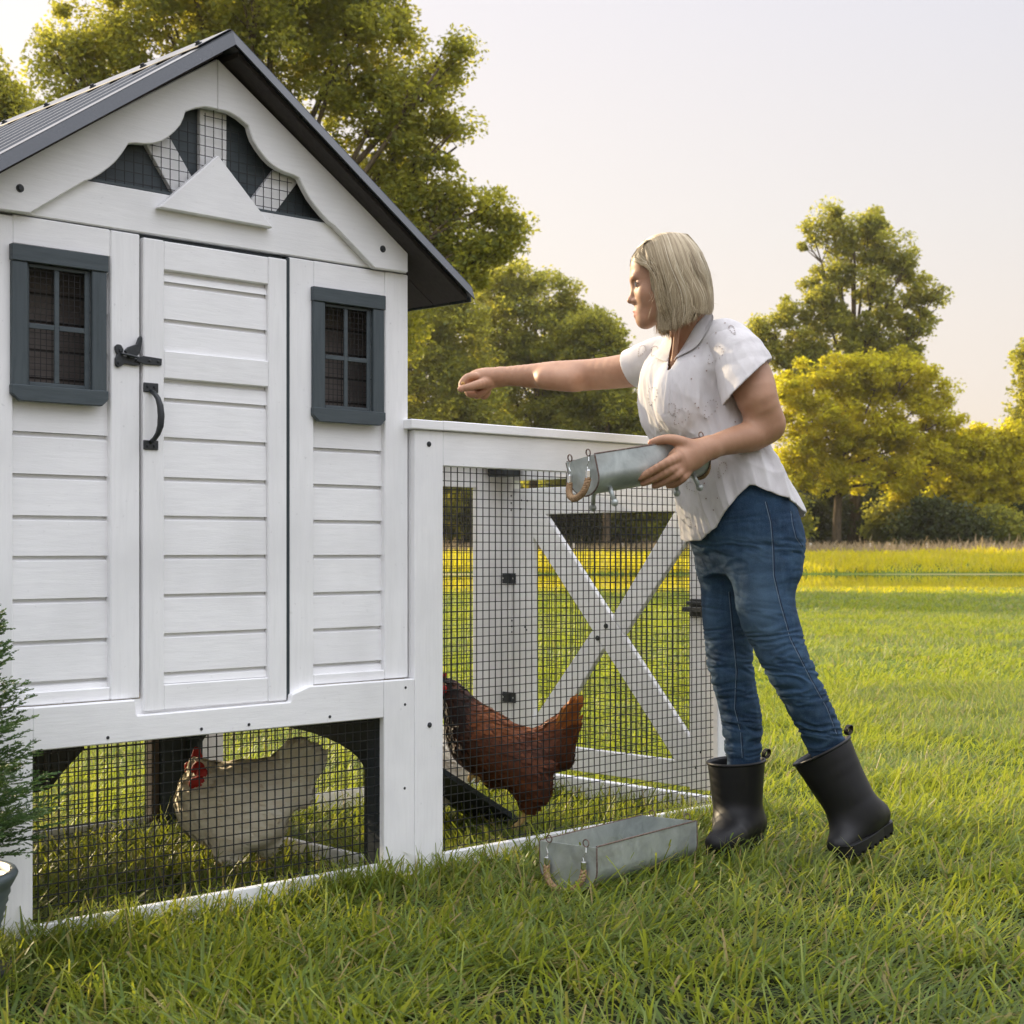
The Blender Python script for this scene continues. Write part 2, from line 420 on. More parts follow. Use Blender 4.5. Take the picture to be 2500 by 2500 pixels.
def window(x0, x1, zt=1.4025, zb=1.083):
    root = MB().prism([(x0-.008, zt), (x1+.003, zt+.001), (x1+.003, zt-.034), (x0-.008, zt-.034)], .006, .020).build('window', M['slate'], coop, .0015)
    MB().box(x0-.006, x0+.028, .009, .021, zb+.025, zt-.0345).build('window_stile', M['slate_v'], root, .0015)
    MB().box(x1-.034, x1+.0, .009, .021, zb+.025, zt-.0345).build('window_stile', M['slate_v'], root, .0015)
    MB().prism([(x0-.008, zb+.033), (x0-.008, zb+.014), (x0+.010, zb), (x1-.012, zb), (x1+.003, zb+.014), (x1+.003, zb+.033)], .007, .020).build('window_sill', M['slate'], root, .0015)
    gx0, gx1, gz0, gz1 = x0+.0285, x1-.0345, zb+.0335, zt-.035
    cx, cz = (gx0+gx1)/2, (gz0+gz1)/2 - .002
    g = MB()
    t = .0055
    g.box(gx0, gx0+.007, .019, .024, gz0, gz1); g.box(gx1-.012, gx1, .019, .024, gz0, gz1)
    g.box(gx0+.007, gx1-.012, .019, .024, gz1-.007, gz1); g.box(gx0+.007, gx1-.012, .019, .024, gz0, gz0+.008)
    cx -= .003
    g.box(cx-t, cx+t, .0195, .0245, gz0+.008, gz1-.007)
    g.box(gx0+.007, cx-t, .0195, .0245, cz-t, cz+t); g.box(cx+t, gx1-.012, .0195, .0245, cz-t, cz+t)
    g.build('muntin', M['slate'], root, .001)
    wv = MB(); wire_rect(wv, gx0+.004, gx1-.008, gz0, gz1, .0275, .0128, .0006, ph=.2)
    wv.build('window_mesh', M['wire'], root)
    return (gx0, gx1, gz0, gz1)
W1 = window(.040, .248); W2 = window(.797, 1.006)

# ---- gable: scalloped bargeboards, mesh, dark backing with three pale slats, triangle
def arc_pts(p0, p1, sag, n=8):
    """points on a shallow arc from p0 to p1 bulging by sag to the left of the direction"""
    x0, z0 = p0; x1, z1 = p1; dx, dz = x1-x0, z1-z0; L = math.hypot(dx, dz); nx, nz = -dz/L, dx/L
    return [(x0+dx*t+nx*sag*4*t*(1-t), z0+dz*t+nz*sag*4*t*(1-t)) for t in [k/n for k in range(n)]]
CX = .519
rt = [(CX, 1.880), (CX, 1.7665), (.536, 1.7668), (.552, 1.7655), (.577, 1.7575), (.602, 1.7445), (.606, 1.731), (.614, 1.714), (.628, 1.697), (.646, 1.680), (.664, 1.668), (.684, 1.660), (.705, 1.6555), (.726, 1.6535), (.743, 1.6495),
      (.750, 1.638), (.760, 1.623), (.773, 1.606), (.789, 1.5905), (.810, 1.573), (.832, 1.558), (.846, 1.552), (.969, 1.4665), (1.0745, 1.4685), (1.0745, 1.520)]
MB().prism(rt, 0, .019).build('bargeboard', WH, coop, BV)
lt = [(2*CX - x, z) for x, z in rt]
lt[-2:] = [(-.035, 1.4635), (-.035, 1.520)]
MB().prism([(x - .0012, z) for x, z in lt], 0, .019).build('bargeboard', WH, coop, BV)
def in_gable(x, z):
    X = abs(x - .525)
    return z < 1.775 - .63*X + .0 and z > 1.562 and z < 1.9
gm = MB(); wire_rect(gm, .20, .86, 1.562, 1.775, .024, .0225, .0007, in_gable)
gm.build('gable_mesh', M['wire'], coop)
MB().prism([(.0, 1.55), (1.05, 1.55), (.525, 1.89)], .048, .056).build('gable_panel', M['slate'], coop)
MB().box(.20, .86, .020, .030, 1.5605, 1.566).build('gable_sill', M['slate'], coop)
def slat(p, q, wd, y=.040):
    p = Vector((p[0], 0, p[1])); q = Vector((q[0], 0, q[1])); n = (q-p).cross(Vector((0, 1, 0))).normalized()*wd/2
    MB().prism([((p-n).x, (p-n).z), ((p+n).x, (p+n).z), ((q+n).x, (q+n).z), ((q-n).x, (q-n).z)], y-.006, y+.007).build('gable_slat', WV, coop, .001)
slat((.529, 1.56), (.529, 1.79), .070)
slat((.472, 1.560), (.345, 1.735), .064); slat((.652, 1.560), (.790, 1.735), .064)
MB().prism([(.367, 1.524), (.669, 1.5215), (.519, 1.664)], -.001, .018).build('triangle_ornament', WH, coop, BV)

# ---- roof: two ribbed metal slopes with folded front trim and ridge cap
RX, RZ, SL = .519, 1.926, .678       # ridge and slope
YF, YB = -.060, 1.30
def slope(side):
    x1 = RX + side*.715
    z = lambda x, o=0: RZ - .005 + o - SL*abs(x-RX)
    th = .018
    b = MB()
    # deck
    b.add([(RX, YF+.006, z(RX)-.004), (x1, YF+.006, z(x1)-.004), (x1, YB, z(x1)-.004), (RX, YB, z(RX)-.004),
           (RX, YF+.006, z(RX)-th), (x1, YF+.006, z(x1)-th), (x1, YB, z(x1)-th), (RX, YB, z(RX)-th)],
          [(0,3,2,1) if side > 0 else (0,1,2,3), (4,5,6,7) if side > 0 else (7,6,5,4), (0,1,5,4), (1,2,6,5), (2,3,7,6), (3,0,4,7)])
    deck = b.build('roof_slope', M['steel'], coop)
    r = MB(); y = YF + .09
    while y < YB - .03:
        w = .017
        r.add([(RX, y-w, z(RX)-.003), (RX, y-w*.45, z(RX)+.013), (RX, y+w*.45, z(RX)+.013), (RX, y+w, z(RX)-.003),
               (x1, y-w, z(x1)-.003), (x1, y-w*.45, z(x1)+.013), (x1, y+w*.45, z(x1)+.013), (x1, y+w, z(x1)-.003)],
              [(0,1,5,4), (1,2,6,5), (2,3,7,6), (0,4,7,3), (0,3,2,1), (4,5,6,7)])
        y += .105
    r.build('roof_rib', M['steel'], deck)
    # soffit boards underneath, with open joints
    s_ = MB()
    def sb(xa, xb, ya, yb):
        xa, xb = RX+side*xa, RX+side*xb
        a, c = (z(xa)-th-.001, z(xb)-th-.001)
        s_.add([(xa, ya, a), (xb, ya, c), (xb, yb, c), (xa, yb, a), (xa, ya, a-.012), (xb, ya, c-.012), (xb, yb, c-.012), (xa, yb, a-.012)],
               [(0,1,2,3), (7,6,5,4), (0,4,5,1), (1,5,6,2), (2,6,7,3), (3,7,4,0)])
    sb(.02, .706, YF+.010, .076)
    for (ya) in (.079, .39, .70, 1.01):
        sb(.02, .610, ya, min(ya+.307, YB-.01)); sb(.613, .706, ya, min(ya+.307, YB-.01))
    s_.build('soffit', M['soffit'], deck)
    # folded trim along the rake
    t = MB(); hgt = .031
    t.add([(RX, YF, z(RX)+.006), (x1, YF, z(x1)+.006), (x1, YF-.012, z(x1)-hgt+.006), (RX, YF-.012, z(RX)-hgt+.006),
           (RX, YF+.004, z(RX)+.006), (x1, YF+.004, z(x1)+.006), (x1, YF-.008, z(x1)-hgt+.006), (RX, YF-.008, z(RX)-hgt+.006)],
          [(0,1,2,3), (7,6,5,4), (0,4,5,1), (1,5,6,2), (2,6,7,3), (3,7,4,0)])
    t.add([(RX, YF, z(RX)+.008), (x1, YF, z(x1)+.008), (x1, YF+.034, z(x1)+.0105), (RX, YF+.034, z(RX)+.0105),
           (RX, YF, z(RX)+.0062), (x1, YF, z(x1)+.0062), (x1, YF+.034, z(x1)+.0062), (RX, YF+.034, z(RX)+.0062)],
          [(0,1,2,3), (7,6,5,4), (0,4,5,1), (1,5,6,2), (2,6,7,3), (3,7,4,0)])
    t.build('roof_trim', M['steel'], deck)
    # eave lip
    e = MB(); e.add([(x1, YF+.006, z(x1)), (x1+side*.004, YF+.006, z(x1)-.002), (x1+side*.004, YB, z(x1)-.002), (x1, YB, z(x1)),
                     (x1, YF+.006, z(x1)-.030), (x1+side*.004, YF+.006, z(x1)-.030), (x1+side*.004, YB, z(x1)-.030), (x1, YB, z(x1)-.030)],
                    [(0,1,2,3), (7,6,5,4), (0,4,5,1), (1,5,6,2), (2,6,7,3), (3,7,4,0)])
    e.build('eave_trim', M['steel'], deck)
slope(1); slope(-1)
ROOF_N = len(coop.children)
zc = lambda x: RZ + .0105 - SL*abs(x-RX)
b = MB()
for sd_ in (-1, 1):
    xa = RX + sd_*.082
    b.add([(RX, YF+.012, zc(RX)), (xa, YF+.012, zc(xa)), (xa, YB+.004, zc(xa)), (RX, YB+.004, zc(RX)),
           (RX, YF+.012, zc(RX)-.002), (xa, YF+.012, zc(xa)-.002), (xa, YB+.004, zc(xa)-.002), (RX, YB+.004, zc(RX)-.002)],
          [(0,1,2,3), (7,6,5,4), (0,4,5,1), (1,5,6,2), (2,6,7,3), (3,7,4,0)])
cap = b.build('ridge_cap', M['steel'], coop)
for k in range(6):
    for sd_ in (-1, 1):
        x = RX + sd_*.060; y = YF + .045 + k*.235
        nrm = Vector((sd_*SL, 0, 1)).normalized(); c = Vector((x, y, zc(x)))
        b = MB().disc(c, nrm, .009, .003, 10); b.disc(c + nrm*.003, nrm, .0055, .005, 6)
        b.build('roof_screw', M['iron'], cap)
for o in S.objects:
    if o.type == 'MESH' and o.name.split('.')[0] in ('roof_slope', 'roof_rib', 'soffit', 'roof_trim', 'eave_trim', 'ridge_cap', 'roof_screw'):
        for v in o.data.vertices: v.co.z += .012*max(0, v.co.y)
# screws and bolts in the frame
for (x, z) in ((.245, .379), (.476, .379), (.602, .379), (.832, .380), (1.066, .435), (1.064, .393), (1.063, .185)):
    MB().disc((x, .001, z), (0, -1, 0), .0036, .0015, 10).build('screw', M['iron'], coop)
for (x, z) in ((.046, 1.514), (.993, 1.516)):
    b = MB().disc((x, .0005, z), (0, -1, 0), .0085, .002, 16); b.tube([(x, -.0012, z), (x, -.005, z)], [.0065, .0045], 12)
    b.build('bolt', M['iron'], coop)
# lower wire screen, front
b = MB(); wire_rect(b, .066, 1.004, -.02, .372, .0222, .0228, .0011); b.build('wire_screen', M['wire'], coop)
b = MB(); wire_rect(b, .02, .94, -.02, .452, .978, .0228, .0011); b.build('wire_screen', M['wire'], coop)
# ramp going down into the run
b = MB()
def rz(s): return .167 - .586*(s - 1.454)
b.add([(1.06, .30, rz(1.06)), (1.80, .30, rz(1.80)), (1.80, .56, rz(1.80)), (1.06, .56, rz(1.06)),
       (1.06, .30, rz(1.06)-.018), (1.80, .30, rz(1.80)-.018), (1.80, .56, rz(1.80)-.018), (1.06, .56, rz(1.06)-.018)],
      [(0,1,2,3), (7,6,5,4), (0,4,5,1), (1,5,6,2), (2,6,7,3), (3,7,4,0)])
ramp = b.build('ramp', M['dark_board'], coop, .001)
for k in range(7):
    s_ = 1.15 + k*.095
    MB().add([(s_-.009, .35, rz(s_-.009)+.0005), (s_+.009, .35, rz(s_+.009)+.0005), (s_+.009, .55, rz(s_+.009)+.0005), (s_-.009, .55, rz(s_-.009)+.0005),
              (s_-.009, .35, rz(s_-.009)+.013), (s_+.009, .35, rz(s_+.009)+.013), (s_+.009, .55, rz(s_+.009)+.013), (s_-.009, .55, rz(s_-.009)+.013)],
             [(3,2,1,0), (4,5,6,7), (0,1,5,4), (1,2,6,5), (2,3,7,6), (3,0,4,7)]).build('ramp_cleat', M['dark_board'], ramp)

# ================================================================= RUN
run = empty('chicken_run', loc(1.1, 0, 0), ANG)
tag(run, 'low white pen of black wire mesh joined to the right side of the coop', 'animal pen')
X0 = 1.1
class RB(MB):
    def build(s, *a, **k):
        s.v = [(p[0]-X0, p[1], p[2]) for p in s.v]; return MB.build(s, *a, **k)
SE = 2.382
RB().box(1.0965, 1.1905, .0, .020, GZ-.03, 1.0785).build('post', WV, run, BV)
RB().box(1.0965, 1.1165, .0205, .075, GZ-.03, 1.0785).build('post', WV, run, BV)
RB().box(2.296, SE, .0, .020, GZ-.03, 1.0785).build('post', WV, run, BV)
RB().box(2.362, SE, .0205, .060, GZ-.03, 1.0785).build('post', WV, run, BV)
RB().box(1.191, 2.2955, .001, .020, .9905, 1.079).build('rail', WH, run, BV)
RB().box(1.191, 2.2955, .001, .020, GZ-.02, .006).build('base_board', WH, run, BV)
# rear frame
RB().box(1.0965, 1.19, 1.0, 1.02, GZ-.03, 1.0785).build('post', WV, run, BV)
RB().box(2.218, 2.335, 1.0, 1.02, GZ-.03, 1.0785).build('post', WV, run, BV)
RB().box(2.3355, SE, .948, 1.02, GZ-.03, 1.0785).build('post', WV, run, BV)
RB().box(1.1905, 2.2175, 1.001, 1.02, .992, 1.079).build('rail', WH, run, BV)
RB().box(1.1905, 2.2175, 1.001, 1.02, GZ-.02, .006).build('base_board', WH, run, BV)
# end frame above and below the gate
RB().box(2.345, SE-.002, .061, .9475, 1.018, 1.0785).build('rail', WH, run, BV)
RB().box(2.345, SE-.002, .061, .9475, GZ-.02, .012).build('base_board', WH, run, BV)
# flat cap boards
RB().box(1.075, 1.181, -.012, .085, 1.0795, 1.1035).build('cap_board', WH, run, BV)
RB().box(1.1815, 2.396, -.012, .068, 1.0800, 1.1045).build('cap_board', WH, run, BV)
RB().box(1.075, 2.396, .965, 1.034, 1.0800, 1.1045).build('cap_board', WH, run, BV)
RB().box(2.330, 2.396, .0685, .9645, 1.0800, 1.1045).build('cap_board', WH, run, BV)
RB().box(1.075, 1.120, .0855, .9645, 1.0800, 1.1045).build('cap_board', WH, run, BV)
# bracket and bolts
for (x, z) in ((1.142, 1.044), (1.144, .336)):
    b = RB().disc((x, -.0002, z), (0, -1, 0), .0068, .0015, 14); b.tube([(x, -.0012, z), (x, -.0045, z)], [.005, .0032], 12)
    b.build('bolt', M['iron'], run)
# wire screens
b = RB(); wire_rect(b, 1.183, 2.30, -.02, .998, .0212, .0224, .0010); b.build('wire_screen', M['wire'], run)
b = RB(); wire_rect(b, 1.183, 2.23, -.02, 1.0, 1.0215, .0226, .0010, ph=.3); b.build('wire_screen', M['wire'], run)
# roof screen: lies flat on the cap
b = MB(); wire_rect(b, 1.10, 2.37, .03, 1.0, 0, .0226, .0010)
b2 = RB(); b2.v = [(p[0], p[2], 1.1065 + p[1]) for p in b.v]; b2.f = [q[::-1] for q in b.f]; b2.build('roof_screen', M['wire'], run)
# gate in the end wall, hinged on the rear post
gx = 2.337
gate = empty('gate', (gx-X0, 0, 0)); gate.parent = run
def gbar(poly, x0, x1, mat, name='gate_board', bv=BV):
    """polygon in depth,height given thickness along x"""
    b = MB().prism(poly, x0, x1); b.v = [(p[1]-gx+0, p[0], p[2]) for p in b.v]; b.f = [q[::-1] for q in b.f]
    return b.build(name, mat, gate, bv)
gbar([(.840, .012), (.944, .012), (.944, .989), (.840, .989)], gx, gx+.02, WV)
gbar([(.048, .036), (.146, .030), (.146, .989), (.048, .989)], gx, gx+.02, WV)
gbar([(.1465, .898), (.8395, .898), (.8395, .989), (.1465, .989)], gx, gx+.0195, WH)
gbar([(.1465, .038), (.8395, .038), (.8395, .116), (.1465, .116)], gx, gx+.0195, WH)
gbar([(.1465, .1165), (.206, .1165), (.8395, .820), (.8395, .8975), (.781, .8975), (.1465, .193)], gx-.001, gx+.0185, WH)
# the other diagonal is halved into two pieces
def cutline(y): return None
gbar([(.8395, .1165), (.8395, .184), (.526, .532), (.462, .532-.0+.0), (.446, .514), (.792, .1165)][:0] or [(.8395, .1165), (.8395, .195), (.5640, .5090), (.5130, .4520), (.779, .1165)], gx, gx+.019, WH)
gbar([(.1465, .8975), (.1465, .819), (.4200, .5030), (.4720, .5600), (.207, .8975)], gx, gx+.019, WH)
for (y, z) in ((.498, .527), (.536, .486)):
    b = MB().disc((-.001, y, z), (-1, 0, 0), .0085, .003, 12); b.tube([(-.003, y, z), (-.009, y, z)], [.006, .0045], 8); b.build('bolt', M['iron'], gate)
for (y, z) in ((.948, .965), (.948, .94), (.948, .915), (.897, .948), (.868, .946), (.900, .918), (.845, .915), (.878, .86), (.945, .53), (.945, .51), (.945, .49), (.88, .51), (.872, .50), (.10, .15), (.12, .10), (.09, .6)):
    MB().disc((-.001, y, z), (-1, 0, 0), .0032, .0015, 8).build('screw', M['iron'], gate)
b = MB(); wire_rect(b, .10, .88, .08, .93, 0, .0226, .0010, ph=.55)
b2 = MB(); b2.v = [(.024 + p[1], p[0], p[2]) for p in b.v]; b2.f = b.f; b2.build('wire_screen', M['wire'], gate)
for z in (.677, .262):
    b = MB(); b.box(-.006, -.001, .925, .990, z-.018, z+.018); b.tube([(-.007, .955, z-.018), (-.007, .955, z+.018)], .005, 8)
    hg = b.build('hinge', M['iron'], gate, .001)
    for y in (.932, .983):
        MB().disc((-.0062, y, z), (-1, 0, 0), .0034, .002, 8).build('screw', M['ferrule'], hg)
# gate latch near the woman's thigh
b = MB(); b.box(-.03, -.001, .070, .150, .585, .600); b.box(-.02, -.002, .075, .145, .606, .617); b.box(-.012, -.001, .085, .135, .570, .625)
b.build('latch', M['iron'], gate, .0015)
# dark feeder tray hung under the rear corner
b = RB(); b.box(2.255, 2.334, .90, .985, 1.03, 1.075); b.box(2.24, 2.25, .93, .945, 1.05, 1.078); b.build('corner_bracket', M['iron'], run, .004)
HAZE = .00018

# ================================================================= LAND
def fnoise(x, y, seed=0, octs=4, base=.05):
    """cheap smooth value noise for arrays, about -1..1"""
    out = np.zeros_like(x, dtype=np.float64); amp = 1.0; tot = 0
    for o in range(octs):
        f = base * 2**o; xx = x*f + seed*17.3 + o*5.1; yy = y*f - seed*9.7 + o*3.3
        xi = np.floor(xx); yi = np.floor(yy); fx = xx-xi; fy = yy-yi
        fx = fx*fx*(3-2*fx); fy = fy*fy*(3-2*fy)
        def h(a, b): return (np.sin(a*127.1 + b*311.7 + seed*13.7)*43758.5453) % 1.0
        v = (h(xi, yi)*(1-fx) + h(xi+1, yi)*fx)*(1-fy) + (h(xi, yi+1)*(1-fx) + h(xi+1, yi+1)*fx)*fy
        out += amp*(v*2-1); tot += amp; amp *= .5
    return out/tot
WZ = -.30       # water level
def ground_z(x, y):
    x = np.asarray(x, dtype=np.float64); y = np.asarray(y, dtype=np.float64)
    z = np.full(np.broadcast(x, y).shape, GZ, dtype=np.float64)
    k = np.interp(y + .8*fnoise(x, y*0+3, 2, 3, .09), [0, 31, 33.5, 40, 63, 66.0, 66.6, 68, 70, 78, 86, 200, 300], [GZ, GZ, GZ-.05, -.55, -.6, WZ-.02, WZ+.04, WZ+.16, WZ+.42, .38, .42, .55, .5])
    z = k + np.where(y > 12, .02*fnoise(x, y, 5, 3, .15), 0) + np.where(y > 67, .06*fnoise(x, y, 7, 3, .25), 0)
    return z
ys = np.concatenate([np.arange(-6, 30, 1.0), np.arange(30, 90, .5), np.arange(90, 140, 5), [160, 200, 250, 300]])
xs = np.concatenate([[-240, -160, -120, -80], np.arange(-50, 70, 1.0), [80, 120, 160, 240]])
XX, YY = np.meshgrid(xs, ys); ZZ = ground_z(XX, YY)
nx, ny = len(xs), len(ys)
Vg = np.stack([XX, YY, ZZ], -1).reshape(-1, 3)  # top of the back lightened, a highlight put into the tint
ii = (np.arange(ny-1)[:, None]*nx + np.arange(nx-1)[None]).ravel()
m = N('lawn soil and thatch', rough=.95, spec=.1)
v = m.coord((1, 1, 1)); n1 = m.noise(v, .9, 5, .6); n2 = m.noise(v, 14, 6, .7); n3 = m.noise(m.coord((1, .35, 1)), 3.2, 5, .65)
c = m.ramp(n2, [(.3, (.030, .045, .008)), (.55, (.075, .115, .014)), (.8, (.13, .17, .025))])
c = m.mix(c, (.115, .165, .016), m.ramp(n1, [(.35, (0,0,0)), (.7, (.8,.8,.8))]))
sepy = m.n('ShaderNodeSeparateXYZ'); m.l(m.coord(), sepy.inputs[0])
gy = m.n('ShaderNodeMapRange'); gy.inputs['From Min'].default_value = 65.6; gy.inputs['From Max'].default_value = 68.5; m.l(sepy.outputs['Y'], gy.inputs[0])
c = m.mix(c, (.30, .24, .10), m.ramp(gy.outputs[0], [(0.0, (0,0,0)), (.10, (1,1,1)), (.20, (1,1,1)), (.28, (0,0,0))]))
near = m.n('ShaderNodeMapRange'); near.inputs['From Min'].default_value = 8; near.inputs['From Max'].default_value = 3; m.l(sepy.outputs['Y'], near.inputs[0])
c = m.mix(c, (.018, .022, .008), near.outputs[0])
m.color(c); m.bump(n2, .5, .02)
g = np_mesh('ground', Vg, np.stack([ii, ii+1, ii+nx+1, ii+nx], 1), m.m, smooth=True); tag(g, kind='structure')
# pond
m = N('pond water', rough=.02, spec=.6, base=(.030, .034, .014))
nz = m.noise(m.coord((1, .35, 1)), 2.4, 4, .6); m.bump(nz, .03, .03)
water = MB().add([(-239, 36, WZ), (239, 36, WZ), (239, 67.4, WZ), (-239, 67.4, WZ)], [(0, 1, 2, 3)]).build('pond_water', m.m); tag(water, kind='structure')

# ---- grass blades
def m_blade(name, lo, mid, hi, dry, trans, tf=.45, rough=.5, spec=.35):
    m = N(name, rough=rough, spec=spec)
    t = m.attr('tint'); r = m.attr('dry')
    c = m.ramp(t, [(0.0, lo), (.5, mid), (1.0, hi)])
    c = m.mix(c, dry, r)
    m.color(c)
    tr = m.n('ShaderNodeBsdfTranslucent'); m.l(m.mix(c, trans, .75), tr.inputs['Color'])
    mx = m.n('ShaderNodeMixShader'); mx.inputs[0].default_value = tf
    m.l(m.p.outputs[0], mx.inputs[1]); m.l(tr.outputs[0], mx.inputs[2]); m.l(mx.outputs[0], m.out.inputs['Surface'])
    return m.m
M['grass'] = m_blade('grass blade', (.032, .074, .012), (.108, .175, .024), (.30, .345, .065), (.33, .225, .105), (.48, .52, .04), .44)
rg = np.random.default_rng(7)
def blades(name, P, L, W, tint, dry, mat, lean=.55, curve=.5, seg=3, wdir=None, lo=.03):
    """one mesh of tapered, bent blades rooted at the points P"""
    n = len(P); a = rg.uniform(0, 2*np.pi, n)
    if wdir is not None:
        use = rg.random(n) < .6; a = np.where(use, wdir + rg.normal(0, .6, n), a)
    le = np.abs(rg.normal(lean, lean*.45, n)); cu = np.abs(rg.normal(curve, curve*.6, n))
    d = np.stack([np.cos(a), np.sin(a)], 1); blunt = np.where(rg.random(n) < .5, .30, .05)
    wa = a + np.pi/2 + rg.normal(0, .5, n); wv = np.stack([np.cos(wa), np.sin(wa), np.zeros(n)], 1)
    V = np.zeros((n, (seg+1)*2, 3)); 
    for k in range(seg+1):
        t = k/seg
        out = L*(np.sin(le)*t + .5*cu*t*t); up = L*(np.cos(le)*t - .35*cu*t*t)
        c = P + np.concatenate([d*out[:, None], up[:, None]], 1)
        wk = W*(1 - t**1.8)*.5 + .0002*0
        wk = np.maximum(wk, W*blunt)
        V[:, 2*k] = c - wv*wk[:, None]; V[:, 2*k+1] = c + wv*wk[:, None]
    b = (np.arange(n)*(seg+1)*2)[:, None, None] + (np.arange(seg)*2)[None, :, None] + np.array([0, 1, 3, 2])[None, None]
    o = np_mesh(name, V.reshape(-1, 3), b.reshape(-1, 4), mat, smooth=True)
    vcol(o, np.repeat(tint, (seg+1)*2), 'tint')
    dr = np.repeat(dry[:, None], (seg+1)*2, 1)
    tip = (np.arange((seg+1)*2)//2 == seg)
    dr[:, tip] = np.maximum(dr[:, tip], np.where(rg.random(n) < .16, .7, 0)[:, None])
    vcol(o, dr.ravel(), 'dry')
    return o
def scatter(y0, y1, dens, k=.345, pad=.35):
    """points inside the visible wedge of lawn"""
    Ymax = y1; Xm = Ymax*k + pad
    n = int(dens*(2*Xm)*(y1-y0))
    x = rg.uniform(-Xm, Xm, n); y = rg.uniform(y0, y1, n)
    ok = np.abs(x) < y*k + pad
    return x[ok], y[ok]
def board_free(x, y):
    rx, ry = x - P0.x, y - P0.y
    s = rx*U.x + ry*U.y; d = rx*V_.x + ry*V_.y
    bad = (s > -.03) & (s < 2.40) & (((d > -.012) & (d < .030)) | ((d > .975) & (d < 1.03)))
    for a, b in ((-.03, .08), (.99, 1.195), (2.33, 2.40)): bad |= (s > a) & (s < b) & (d > -.012) & (d < .085)
    return ~bad, s, d
def lawn(name, y0, y1, dens, L, W, seg, pad=.35, lean=.5):
    x, y = scatter(y0, y1, dens, pad=pad)
    cl = fnoise(x, y, 3, 3, 2.2); big = fnoise(x, y, 4, 3, .45); fine = fnoise(x, y, 6, 2, 9.0)
    keep = (rg.random(len(x)) < np.clip(.72 + .65*cl + .45*fine, .12, 1)) & board_free(x, y)[0]
    x, y, cl, big, fine = x[keep], y[keep], cl[keep], big[keep], fine[keep]
    n = len(x); P = np.stack([x, y, ground_z(x, y) - .004], 1)
    Ls = L*np.clip(rg.normal(1, .26, n), .35, 1.9)*(1 + .45*cl + .16*big)
    Ws = W*np.clip(rg.normal(1, .28, n), .45, 1.9)
    t = np.clip(.40 + .22*big + .15*fine + .17*np.clip((y-5.0)/2.5, -.8, 1) + rg.normal(0, .20, n), 0, 1)
    dry = np.where(rg.random(n) < .10 + .10*np.clip(-cl, 0, 1), rg.uniform(.4, 1, n), rg.uniform(0, .12, n))
    wd = fnoise(x, y, 8, 2, 1.1)*5
    o = blades(name, P, Ls, Ws, t, dry, M['grass'], lean=lean, curve=.6, seg=seg, wdir=wd)
    return o
def strip(name, y0, y1, x0, x1, n, L, W, mat, label, cat, lean=.35, tl=(.2, .9), dryp=.05):
    x = rg.uniform(x0, x1, n); y = rg.uniform(y0, y1, n)
    cl = fnoise(x, y, 11, 3, .5); k = rg.random(n) < .75 + .5*cl; x, y, cl = x[k], y[k], cl[k]; n = len(x)
    P = np.stack([x, y, ground_z(x, y)], 1)
    o = blades(name, P, L*np.clip(rg.normal(1, .3, n), .3, 2)*(1+.5*cl), W*np.ones(n), rg.uniform(*tl, n), np.where(rg.random(n) < dryp, .8, 0.), mat, lean=lean, curve=.4, seg=2)
    return tag(o, label, cat, kind='stuff')
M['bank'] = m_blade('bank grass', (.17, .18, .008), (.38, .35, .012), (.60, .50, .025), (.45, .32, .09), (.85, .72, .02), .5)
M['brush'] = m_blade('dry brush', (.13, .10, .05), (.20, .155, .085), (.30, .24, .14), (.36, .27, .16), (.45, .34, .2), .35)
lw = []
lw.append(lawn('lawn_grass', 2.2, 5.0, 11000, .074, .0070, 3, pad=.5, lean=.86))
lw.append(lawn('lawn_grass', 5.0, 9.5, 6200, .066, .0064, 2, pad=.9, lean=.5))
lw.append(lawn('lawn_grass', 9.5, 20, 1500, .060, .013, 2, pad=1.6))
lw.append(lawn('lawn_grass', 20, 33.3, 420, .065, .026, 2, pad=2))
# longer unmown tufts against the boards and posts
sx_ = rg.uniform(-.1, 2.5, 5200); dx_ = -.016 - np.abs(rg.normal(0, .035, 5200)); n = len(sx_)
kx = rg.random(n) < .45 + .55*fnoise(sx_*1.0, sx_*0, 15, 3, 4.0); sx_, dx_ = sx_[kx], dx_[kx]; n = len(sx_)
lw.append(blades('lawn_grass', np.stack([P0.x + U.x*sx_ + V_.x*dx_, P0.y + U.y*sx_ + V_.y*dx_, np.full(n, GZ)], 1), rg.uniform(.06, .115, n), rg.uniform(.004, .0065, n), np.clip(rg.normal(.45, .2, n), 0, 1), np.where(rg.random(n) < .1, .8, .05), M['grass'], lean=.38, curve=.6, seg=3))
# long stray blades and stems in the foreground
x, y = scatter(2.25, 5.2, 330, pad=.2); ok = board_free(x, y)[0]; x, y = x[ok], y[ok]; n = len(x)
lw.append(blades('lawn_grass', np.stack([x, y, np.full(n, GZ)], 1), rg.uniform(.085, .135, n), rg.uniform(.0035, .0065, n), rg.uniform(.3, .95, n), np.where(rg.random(n) < .12, .9, .0), M['grass'], lean=.45, curve=.45, seg=3))
strip('shore_grass', 29, 33.6, -13, 13, 26000, .07, .026, M['bank'], 'pale golden grass along the near edge of the pond, sunlight put into its tint', 'grass', lean=.5)  # golden tint also carries the sunlight falling on this strip
# join the lawn patches into one object
def join(objs, name):
    for o in S.objects: o.select_set(False)
    for o in objs: o.select_set(True)
    bpy.context.view_layer.objects.active = objs[0]
    bpy.ops.object.join(); objs[0].name = name; return objs[0]
lawn_o = join(lw, 'lawn_grass'); tag(lawn_o, 'mown green lawn grass around the coop', 'grass', kind='stuff')

